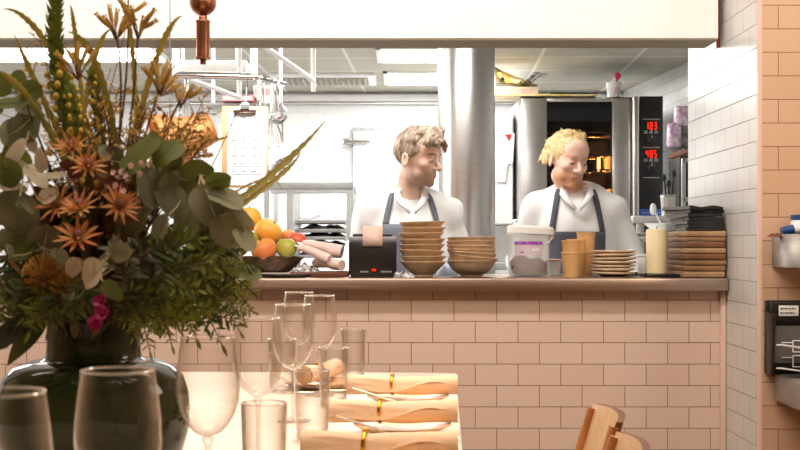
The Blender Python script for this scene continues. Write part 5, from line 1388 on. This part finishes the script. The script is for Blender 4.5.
# --- green bud spikes
def spike(tip, mid, base, d, r0, n, lab, bottom_yellow=.45):
    pt, pm, pb = P(*tip, d), P(*mid, d), P(*base, d); path = quad(pb, pm*2-(pt+pb)*.5, pt, 30); low = stalk(RG, pb, .5, 10)
    t = thing('green_spike', lab, 'flower', base_of(low)); b = B(); full = low[:-1]+path; b.tube(full, taper(len(full), .004, .0025), M_stem, 8); part('stem', b, t, world=True)
    b = B(); bu = B()
    for i in range(n):
        u = i/n; p = samp(path, u); tg = tang(path, u); a = i*2.399; x = tg.orthogonal().normalized(); y = tg.cross(x); o = x*math.cos(a)+y*math.sin(a)
        rr = r0*(1-.35*u)
        b.leaf(p+o*rr*.12, o*1.0+tg*.55, tg-o*.4, rr*1.25, rr*.62, M_spikeG, shape=lambda t: math.sin(PI*min(1, t**.8))**.8, bend=-.7, fold=.35, n=5)
        if u < bottom_yellow and i % 2 == 0:
            c = p+o*rr*.85; bu.ball(c, (rr*.24, rr*.24, rr*.3), M_ybud, 8, 6)
        elif i % 3 == 0: bu.ball(p+o*rr*.45, (rr*.2, rr*.2, rr*.28), M_spikeG, 7, 5)
    part('foliage', b, t, world=True); part('bud', bu, t, world=True)
spike((59, -12), (57, 60), (82, 165), 1.82, .023, 150, 'tall thick green flower spike rising to the picture top')
spike((92, 72), (98, 110), (104, 180), 1.84, .018, 80, 'shorter green spike with yellow buds beside the tall one', .9)
spike((70, 88), (78, 125), (92, 190), 1.74, .016, 64, 'low spike with many yellow buds in front of the tall green spike', .95)
# --- kangaroo paws
def paw(head, via, d, n, sz, lab, ang=0, spread=1.0):
    tip = P(*head, d); path = stalk(RG, tip, .8, 18, via=P(*via, d) if via else None)
    t = thing('kangaroo_paw', lab, 'flower', base_of(path)); b = B(); b.tube(path, taper(len(path), .0024, .0014), M_stemB, 6); part('stem', b, t, world=True)
    for i in range(n):
        a = ang+spread*(i/(max(1, n-1))-.5)*1.9; fwd = RG.uniform(-.5, .5)
        dr = Vector((math.sin(a), fwd, math.cos(a))).normalized(); st = tip+Vector((math.sin(a)*sz*.22+RG.uniform(-.004, .004), RG.uniform(-.008, .008), math.cos(a)*sz*.22+RG.uniform(-.014, .004)))
        L = sz*.5*RG.uniform(.75, 1.2); mid = st+dr*L*.5+Vector((0, 0, L*.12)); en = st+dr*L+Vector((0, 0, L*.25))
        b = B(); pth = quad(st, mid, en, 7); b.tube([tip+Vector((0, 0, -.012)), st], .0011, M_stemB, 5, caps=False); b.tube(pth, [.0012, .0022, .0029, .0032, .0034, .0034, .0033, .003], M_paw, 8, caps=False)
        tg = tang(pth, .99); x = tg.orthogonal().normalized(); y = tg.cross(x)
        for k in range(5):
            o = x*math.cos(k*1.257)+y*math.sin(k*1.257); b.leaf(en+o*.0022, tg*1.0+o, tg-o, .0075*sz/.045, .0036, M_paw, bend=-.8, n=4)
        part('floret', b, t, world=True)
paw((116, 32), (130, 110), 1.86, 7, .042, 'ochre kangaroo paw cluster high above the crossing leaves')
paw((138, 32), (134, 110), 1.84, 7, .042, 'ochre kangaroo paw cluster beside the highest, toward the counterweight', .25)
paw((78, 72), (132, 112), 1.78, 7, .040, 'ochre kangaroo paw cluster on a curved stem crossing the green spike', -.3)
paw((160, 88), (146, 130), 1.84, 9, .046, 'bushy ochre kangaroo paw cluster below the copper counterweight', .1)
paw((180, 100), (160, 140), 1.9, 5, .040, 'small ochre kangaroo paw cluster next to the pot rail', .2)
paw((216, 203), (190, 225), 1.86, 6, .034, 'low ochre kangaroo paw cluster under the clipboard', .1)
paw((128, 8), (131, 90), 1.9, 4, .04, 'sparse ochre kangaroo paw at the very top between two others', .1)
# --- orange star flowers
def star(c, d, r, lab, tilt=(0, -.7, .7), n=11):
    tip = P(*c, d); path = stalk(RG, tip+Vector((0, .02, -.01)), .6, 12); t = thing('star_flower', lab, 'flower', base_of(path))
    b = B(); b.tube(path, taper(len(path), .0025, .003), M_stem, 6); part('stem', b, t, world=True)
    ax = (Vector(tilt)+rvec()*.2).normalized(); x = ax.orthogonal().normalized(); y = ax.cross(x); b = B()
    for ring, (k, rr, up, m_) in enumerate(((n, r*.95, .18, M_star), (n-2, r*.9, .6, M_starT), (7, r*.6, 1.2, M_starT))):
        for i in range(k):
            a = 2*PI*(i+.5*ring)/k+RG.uniform(-.12, .12); o = x*math.cos(a)+y*math.sin(a)
            b.leaf(tip+o*r*.1, o+ax*up, ax-o*up, rr*RG.uniform(.8, 1.12), r*.155, m_, shape=lambda t: (math.sin(PI*min(1, t**.75)))**.8, bend=-.35+.5*(ring == 0)*RG.random(), fold=.35, n=6)
    part('petal', b, t, world=True)
    b = B(); b.ball(tip+ax*r*.18, (r*.2, r*.2, r*.24), M_core, 12, 8); part('flower_core', b, t, world=True)
star((72, 148), 1.72, .031, 'orange star flower nearest the base of the green spike', (-.2, -.8, .6))
star((88, 166), 1.70, .029, 'orange star flower just below the one under the spike', (.1, -.8, .6))
star((58, 205), 1.70, .030, 'orange star flower at the eucalyptus side of the pair', (-.4, -.9, .3))
star((80, 208), 1.66, .031, 'orange star flower in the middle of the row of three')
star((119, 206), 1.67, .032, 'orange star flower at the grey-leaf end of the row of three', (.3, -.9, .4))
star((78, 238), 1.64, .033, 'lowest orange star flower, above the round grey leaves', (-.1, -.8, .65))
star((104, 186), 1.74, .024, 'small dull star flower between the row and the upper pair', (.1, -.9, .4))
# --- pincushions
def pin(c, d, r, lab):
    tip = P(*c, d); path = stalk(RG, tip+Vector((0, .03, 0)), .6, 12); t = thing('pincushion_flower', lab, 'flower', base_of(path))
    b = B(); b.tube(path, taper(len(path), .003, .003), M_stem, 6); part('stem', b, t, world=True)
    b = B(); b.ball(tip, r*.45, M_core, 14, 10); part('flower_core', b, t, world=True); b = B()
    for i in range(170):
        v = (rvec()+Vector((0, -.45, .2))).normalized(); p = tip+v*r*.4; e = tip+v*r+Vector((0, 0, r*.1)); b.tube([p, p.lerp(e, .6)+v.orthogonal()*.001, e], [.0008, .0007, .0011], M_pin, 4, caps=False)
    part('bristle', b, t, world=True)
pin((44, 278), 1.68, .030, 'yellow brown pincushion flower low beside the vase neck'); pin((66, 290), 1.67, .022, 'smaller pincushion flower touching the larger one above the vase')
# --- eucalyptus with big round leaves, each leaf its own part
def euc(tip, d, leaves, lab, via=None):
    pt = P(*tip, d); path = stalk(RG, pt, .6, 16, via=P(*via, d) if via else None); t = thing('eucalyptus_branch', lab, 'foliage', base_of(path))
    b = B(); b.tube(path, taper(len(path), .0028, .0013), M_stem, 6); part('stem', b, t, world=True)
    more = [(lf[0]+RG.uniform(-1, 1)*lf[2], lf[1]+RG.uniform(-1, 1)*lf[2], lf[2]*RG.uniform(.45, .75), RG.uniform(.5, .95), RG.uniform(0, 360), lf[5], RG.uniform(-.03, .10)) for lf in leaves]
    for lf in leaves+more:
        px, py, r, asp, ang, m_ = lf[:6]; dd = d+(lf[6] if len(lf) > 6 else RG.uniform(-.05, .03)); c = P(px, py, dd); Rr = r*.92*dd/FPX
        a = R(ang); ax = Vector((math.cos(a), RG.uniform(-.35, .35), -math.sin(a))).normalized(); nr = Vector((RG.uniform(-.9, .9), RG.uniform(-1, -.5), RG.uniform(-.3, 1.0))).normalized()
        bp = c-ax*Rr; near = min(path, key=lambda q: (q-bp).length)
        b = B(); b.tube([near, near.lerp(bp, .6)+Vector((0, 0, -.003)), bp], .0009, M_vein, 5)
        b.leaf(bp, ax, nr, 2*Rr, 2*Rr*asp, m_, shape=lambda t: math.sqrt(max(0, 1-(2*t-1)**2))*(1.14-.34*t)+.02, n=11, bend=RG.uniform(-.5, .7), fold=RG.uniform(.05, .35), wave=.03)
        sdx = ax.cross(nr).normalized(); nn = sdx.cross(ax).normalized(); vl = [bp+ax*2*Rr*u+nn*.0012 for u in (0, .25, .5, .75, .93)]
        b.tube(vl, [.0006, .0005, .0004, .0003, .0002], m_, 4, caps=False)
        part('leaf', b, t, world=True)
G, E, Pp = M_eucG, M_euc, M_eucP
euc((15, 150), 1.72, [(18, 214, 27, 1, 100, E), (36, 176, 20, .5, 40, Pp), (16, 152, 19, .42, -62, Pp), (53, 178, 20, .36, 4, Pp), (14, 188, 17, .4, 10, Pp), (2, 208, 20, .8, 120, E), (6, 172, 20, .8, 200, G), (26, 206, 12, .35, 60, E)], 'eucalyptus branch with pale grey leaves at the frame edge beside the star flowers')
euc((22, 92), 1.78, [(30, 92, 15, .9, -30, G), (14, 104, 18, .55, 0, G), (28, 126, 22, .95, 60, E), (8, 132, 18, .6, -110, E), (12, 165, 18, .9, 90, G), (-4, 84, 18, .8, 30, G), (18, 80, 12, .8, -80, G)], 'dark rounded eucalyptus branch under the lowest serrated leaf at the frame edge')
euc((150, 140), 1.74, [(142, 155, 27, 1.0, -60, G), (120, 160, 17, .45, 70, E), (150, 188, 24, .7, 80, E), (132, 215, 22, .8, 110, E), (166, 152, 20, .9, -40, G), (120, 190, 16, .5, 60, E)], 'large round green eucalyptus leaves below the bushy paw cluster')
euc((200, 175), 1.72, [(176, 196, 30, .8, 70, E), (198, 178, 20, 1, -30, G), (210, 205, 26, .8, 60, E), (186, 226, 22, .8, 110, E), (228, 232, 22, .8, 50, E), (205, 236, 24, .7, 80, E), (232, 212, 16, .8, 20, G), (160, 232, 22, .8, 120, E), (218, 180, 15, .8, -20, G), (238, 218, 20, .85, 40, E), (226, 200, 21, .85, 20, E), (244, 240, 17, .85, 60, E)], 'broad grey eucalyptus branch hanging beside the fruit bowl', )
euc((240, 250), 1.76, [(232, 258, 22, .85, 60, E), (248, 276, 15, .9, 30, G), (216, 262, 20, .8, 90, E), (240, 236, 16, .8, 10, G)], 'eucalyptus branch drooping lowest over the fruit bowl rim')
euc((100, 268), 1.62, [(90, 274, 18, .95, 150, Pp), (111, 261, 18, .62, -35, Pp), (95, 268, 9, .7, 80, Pp), (112, 290, 15, .6, 40, G), (122, 252, 14, .8, 0, E)], 'round grey eucalyptus leaves at the bouquet middle below the lowest star flower')
euc((180, 165), 1.80, [(176, 165, 11, .6, -70, E), (190, 168, 9, .6, 80, G), (168, 178, 14, .8, 60, G)], 'small eucalyptus tip in front of the copper heat lamp')
euc((44, 248), 1.70, [(44, 245, 22, .9, 100, E), (60, 262, 16, .7, 70, E), (24, 250, 18, .8, 150, G), (6, 240, 16, .7, 190, E)], 'shaded eucalyptus branch beside the larger pincushion')
# --- broad dark leaves drooping over the vase
def broad(tip, base, d, w, m_, lab):
    pb, pt = P(*base, d+.04), P(*tip, d); low = stalk(RG, pb, .4, 8); t = thing('broad_leaf', lab, 'leaf', base_of(low))
    b = B(); b.tube(low, .002, M_stem, 6); part('stem', b, t, world=True)
    b = B(); dv = pt-pb; b.leaf(pb, dv, Vector((.2, -.7, .7)), dv.length*1.05, w, m_, shape=lambda t: math.sin(PI*min(1, t**.8))**.9, n=12, bend=.5, fold=.25); part('blade', b, t, world=True)
broad((4, 358), (48, 318), 1.72, .030, M_fernD, 'dark drooping leaf beside the vase neck, lowest at the frame edge')
broad((-8, 345), (30, 318), 1.66, .034, M_darkleaf, 'dark leaf drooping in front of the lowest one at the frame edge')
broad((122, 282), (96, 296), 1.62, .034, M_darkleaf, 'dark leaf behind the magenta petals above the vase neck')
broad((92, 312), (108, 288), 1.63, .028, M_darkleaf, 'dark leaf hanging beside the magenta petals')
# --- magenta and white blossoms
def blossom(c, d, m_, name, lab, offs, r):
    tip = P(*c, d); path = stalk(RG, tip+Vector((0, .03, .01)), .5, 10); t = thing(name, lab, 'flower', base_of(path))
    b = B(); b.tube(path, .0016, M_stem, 6); part('stem', b, t, world=True)
    for ox_, oz_ in offs:
        cc = tip+Vector((ox_, RG.uniform(-.008, .008), oz_)); ax = (Vector((0, -1, .2))+rvec()*.5).normalized(); x = ax.orthogonal().normalized(); y = ax.cross(x); b = B()
        for k in range(5):
            o = x*math.cos(k*1.257)+y*math.sin(k*1.257); b.leaf(cc, o+ax*.4, ax, r, r*.8, m_, n=5, bend=-.4)
        b.ball(cc+ax*r*.2, r*.2, m_, 8, 6)
        part('bloom', b, t, world=True)
blossom((101, 309), 1.60, M_mag, 'magenta_flower', 'magenta blossom hanging just above the vase neck', [(0, .008), (.004, -.006), (-.005, -.016)], .013)
blossom((123, 172), 1.66, M_wax, 'waxflower_sprig', 'small white waxflower sprig amid the orange stars', [(0, 0), (.006, -.006), (-.012, -.002), (.012, .008), (-.009, -.018), (.022, -.002), (.0, -.026), (.024, .012)], .0055)
blossom((68, 168), 1.72, M_core, 'mauve_flower', 'dull mauve bloom half hidden by the upper star flower', [(0, 0), (.008, -.012)], .014)
blossom((118, 188), 1.70, M_core, 'mauve_flower', 'dull mauve bloom behind the star flower nearest the waxflower', [(0, 0), (-.01, .006)], .014)
# --- ferny fronds
def frond(tip, base, d0, d1, nl, ll, m_, lab, grp, sag=.02, name='fern_frond', fork=0):
    pb, pt = P(*base, d0), P(*tip, d1); low = stalk(RG, pb, .5, 8); path = quad(pb, pb.lerp(pt, .5)+Vector((0, 0, sag)), pt, 20)
    t = thing(name, lab, 'foliage', base_of(low), group=grp); b = B(); full = low[:-1]+path; b.tube(full, taper(len(full), .0018, .0008), M_stem, 5); part('stem', b, t, world=True)
    b = B()
    def pinn(path, nl, ll, u0=.12):
        for i in range(nl):
            u = u0+(1-u0)*i/nl; p = samp(path, u); tg = tang(path, u); sd = tg.cross(CAMD+rvec()*.5).normalized(); lk = ll*(.6+.7*math.sin(PI*min(1, u*.9+.1)))*RG.uniform(.75, 1.2)
            for s in (-1, 1):
                b.leaf(p, sd*s*.9+tg*.55+rvec()*.25, (CAMD+Vector((0, 0, .6))+rvec()*.5), lk, lk*.24, m_, n=4, bend=RG.uniform(-.2, .6), fold=.2)
        b.leaf(path[-1]-tang(path, .95)*.002, tang(path, .98), CAMD+Vector((0, 0, .5)), ll, ll*.27, m_, n=4)
    pinn(path, nl, ll)
    for k in range(fork):
        u = .25+.6*k/max(1, fork); p = samp(path, u); tg = tang(path, u); sd = tg.cross(CAMD).normalized()*(1 if k % 2 else -1); e = p+(tg*.7+sd*.75+rvec()*.25).normalized()*(path[-1]-path[0]).length*.34
        br = quad(p, p.lerp(e, .5)+Vector((0, 0, .006)), e, 8); b.tube(br, .0007, M_stem, 4); pinn(br, max(4, nl//2), ll*.85, .15)
    part('foliage', b, t, world=True)
gr = 'ferny sprigs spilling over the vase on the glasses side'; gl = 'ferny sprigs spilling over the vase at the frame edge'
lr = 'fine green ferny sprig spilling from the bouquet toward the wine glasses'; ll_ = 'dark green ferny sprig spilling from the bouquet at the frame edge'
for k, (tp, bs, dd) in enumerate((((222, 345), (165, 268), 1.74), ((242, 318), (170, 262), 1.78), ((252, 292), (172, 258), 1.74), ((196, 338), (150, 272), 1.70), ((240, 332), (178, 272), 1.82), ((172, 346), (140, 282), 1.68), ((212, 300), (150, 255), 1.68), ((150, 352), (125, 290), 1.70),
        ((230, 276), (165, 245), 1.7), ((190, 312), (138, 262), 1.66), ((158, 322), (118, 272), 1.64), ((248, 305), (185, 262), 1.80), ((206, 328), (160, 285), 1.84), ((232, 300), (160, 280), 1.8), ((140, 332), (112, 296), 1.64), ((206, 284), (150, 240), 1.66), ((224, 258), (160, 236), 1.74), ((180, 330), (138, 296), 1.76), ((186, 288), (126, 262), 1.63), ((236, 286), (180, 250), 1.68), ((202, 300), (140, 280), 1.72), ((166, 300), (120, 250), 1.64))):
    frond(tp, bs, dd+.02, dd, 13, .0155 if k % 3 else .020, M_fern if k % 2 else M_fernD, lr, gr, .035, fork=5)
for k, (tp, bs, dd) in enumerate((((-6, 320), (50, 282), 1.70), ((10, 338), (60, 290), 1.68), ((-8, 292), (44, 262), 1.70), ((30, 332), (68, 292), 1.66), ((6, 305), (52, 300), 1.66), ((50, 328), (76, 290), 1.65), ((14, 268), (56, 240), 1.72), ((76, 322), (88, 286), 1.64), ((0, 345), (46, 300), 1.76))):
    frond(tp, bs, dd+.02, dd, 11, .020, M_fernD if k % 3 else M_fern, ll_, gl, .03, fork=4)
# sprigs with clearer position
frond((118, 245), (128, 285), 1.62, 1.60, 9, .02, M_euc, 'grey feathery sprig beside the round grey leaves at the bouquet middle', None, .01, 'feathery_sprig', 3)
frond((150, 250), (122, 282), 1.62, 1.60, 9, .022, M_darkleaf, 'dark feathery sprig between round grey leaves and the ferny spill', None, .01, 'feathery_sprig', 3)
frond((210, 262), (140, 310), 1.66, 1.62, 3, .006, M_vein, 'pale curved bare stalk lying over the ferny spill', None, .03, 'pale_stalk')
# --- ochre filler twigs
def filler(tip, base, d, n, lab, grp, m_=None):
    pb, pt = P(*base, d), P(*tip, d+RG.uniform(-.03, .05)); low = stalk(RG, pb, .6, 8); path = quad(pb, pb.lerp(pt, .5)+Vector((RG.uniform(-.01, .01), 0, .01)), pt, 12)
    t = thing('filler_twig', lab, 'twig', base_of(low), group=grp); b = B(); full = low[:-1]+path; b.tube(full, taper(len(full), .0016, .0007), M_stemB, 5)
    f = B()
    for i in range(n):
        u = RG.uniform(.1, 1); p = samp(path, u); dv = (tang(path, u)+rvec()*1.0).normalized(); e = p+dv*RG.uniform(.012, .03); b.tube([p, e], .0006, M_stemB, 4, caps=False)
        for k in range(3):
            q = p.lerp(e, .5+.25*k); f.leaf(q, dv+rvec()*.8, rvec(), RG.uniform(.007, .013), .0042, m_ or (M_berry if RG.random() < .85 else M_brownleaf), n=3, bend=RG.uniform(-.5, .5))
    part('stem', b, t, world=True); part('foliage', f, t, world=True)
fl = 'brown ochre filler twig with tiny buds among the upper flowers'; fg = 'filler twigs among the upper flowers'
for tp, bs in (((150, 100), (135, 175)), ((168, 112), (150, 180)), ((180, 128), (155, 190)), ((142, 118), (125, 190)), ((196, 122), (165, 190)), ((206, 140), (170, 200)), ((172, 136), (150, 200)), ((158, 130), (135, 200)), ((136, 138), (112, 200)), ((100, 112), (100, 190)), ((112, 128), (104, 200)), ((88, 120), (92, 190)), ((160, 165), (140, 215)), ((145, 178), (120, 225)), ((190, 145), (165, 200)), ((62, 130), (80, 190)), ((52, 150), (76, 210)), ((108, 165), (100, 220)), ((95, 185), (95, 230)), ((45, 165), (66, 215))):
    filler(tp, bs, RG.uniform(1.74, 1.9), 26, fl, fg)
for tp, bs in (((6, 245), (50, 262)), ((18, 232), (56, 250)), ((-4, 258), (46, 272))):
    filler(tp, bs, 1.74, 40, 'brown filler twig with tiny buds beside the vase-side eucalyptus at the frame edge', 'brown filler twigs at the frame edge', M_brownleaf)
# --- dark leafy sprigs filling the heart of the bouquet
def leafy(tip, d, n, m_, sz, lab, grp):
    pt = P(*tip, d); path = stalk(RG, pt, .5, 14); t = thing('leafy_sprig', lab, 'foliage', base_of(path), group=grp)
    b = B(); b.tube(path, taper(len(path), .0024, .001), M_stem, 5); part('stem', b, t, world=True); b = B()
    for i in range(n):
        u = .25+.75*i/n; p = samp(path, u); dv = (tang(path, u)*.6+rvec()).normalized(); L = sz*RG.uniform(.7, 1.3); b.leaf(p, dv, rvec()+Vector((0, -.6, .6)), L, L*.42, m_ if RG.random() < .75 else M_brownleaf, n=5, bend=RG.uniform(-.2, .7), fold=.2)
    part('foliage', b, t, world=True)
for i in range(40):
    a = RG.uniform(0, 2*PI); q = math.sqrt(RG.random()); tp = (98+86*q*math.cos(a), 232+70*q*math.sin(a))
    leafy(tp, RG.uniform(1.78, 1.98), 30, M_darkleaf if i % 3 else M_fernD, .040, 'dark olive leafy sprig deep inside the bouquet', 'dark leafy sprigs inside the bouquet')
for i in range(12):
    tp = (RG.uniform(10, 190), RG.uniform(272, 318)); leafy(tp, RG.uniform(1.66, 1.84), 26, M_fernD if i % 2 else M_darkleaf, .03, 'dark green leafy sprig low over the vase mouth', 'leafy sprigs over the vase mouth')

for i in range(16):
    tp = (RG.uniform(48, 150), RG.uniform(135, 232)); leafy(tp, RG.uniform(1.72, 1.80), 34, M_brownleaf, .020, 'small rust brown leafy sprig around the orange star flowers', 'rust brown sprigs around the star flowers')
for k, (tp, bs) in enumerate((((28, 60), (70, 190)), ((40, 40), (80, 200)), ((118, 90), (108, 200)), ((150, 70), (122, 190)), ((200, 108), (150, 200)))):
    filler(tp, bs, RG.uniform(1.86, 1.95), 22, 'airy ochre filler twig rising above the bouquet', 'airy filler twigs above the bouquet')
# ================================================================== light, world, camera
def area(name, loc, rot, size, power, color, spread=None):
    d = bpy.data.lights.new(name, 'AREA'); d.shape = 'RECTANGLE'; d.size, d.size_y = size; d.energy = power; d.color = color
    if spread: d.spread = spread
    o = bpy.data.objects.new(name, d); COL.objects.link(o); o.location = loc; o.rotation_euler = rot; return o
WARM = (1, .88, .73); NEU = (1, .985, .96)
# kitchen
area('kitchen_light', (-.9, 7.6, 2.2), (0, 0, 0), (3.0, 1.6), 120, NEU)
area('kitchen_light', (.6, 8.6, 2.2), (0, 0, 0), (1.6, 1.0), 42, NEU)
area('cook_fill', (-.2, 5.1, 2.2), (R(38), 0, 0), (1.6, .25), 21, NEU, R(130))  # added front fill from over the pass, brightening the cooks
area('kitchen_side_light', (-2.6, 6.2, 2.0), (0, R(-50), 0), (1.2, 1.2), 52, NEU)
# dining room
area('dining_light', (-.1, 1.95, 2.95), (R(10), 0, 0), (2.2, 1.8), 68, WARM)
area('bulkhead_fill', (-.6, 3.1, 2.95), (R(48), 0, 0), (3.4, .25), 66, (1, .985, .95))  # unseen lamp added to whiten the bulkhead
area('dining_side_light', (2.3, 2.4, 2.2), (0, R(62), 0), (1.0, .8), 18, WARM)
d = bpy.data.lights.new('table_spot', 'SPOT'); d.energy = 95; d.color = (1, .92, .8); d.spot_size = R(38); d.spot_blend = .6; d.shadow_soft_size = .12
o = bpy.data.objects.new('table_spot', d); COL.objects.link(o); o.location = (-.1, 2.75, 2.9); o.rotation_euler = Euler((R(-8), R(-2), 0))
w = bpy.data.worlds.new('room air'); scene.world = w; w.use_nodes = True
w.node_tree.nodes['Background'].inputs['Color'].default_value = (1, .9, .8, 1); w.node_tree.nodes['Background'].inputs['Strength'].default_value = .15
cam = bpy.data.cameras.new('camera'); co = bpy.data.objects.new('camera', cam); COL.objects.link(co)
co.location = (0, 0, EYE); co.rotation_euler = (R(90), 0, 0)
cam.sensor_width = 36; cam.lens = FPX/800*36; cam.shift_y = (HOR-225)/800; cam.clip_start = .05
cam.dof.use_dof = True; cam.dof.focus_distance = 4.6; cam.dof.aperture_fstop = 14
scene.camera = co
scene.view_settings.view_transform = 'Standard'; scene.view_settings.look = 'None'; scene.view_settings.exposure = 0
cy = scene.cycles
cy.max_bounces = 10; cy.transparent_max_bounces = 24; cy.transmission_bounces = 8; cy.diffuse_bounces = 4; cy.glossy_bounces = 4
cy.caustics_reflective = False; cy.caustics_refractive = False; cy.sample_clamp_indirect = 6
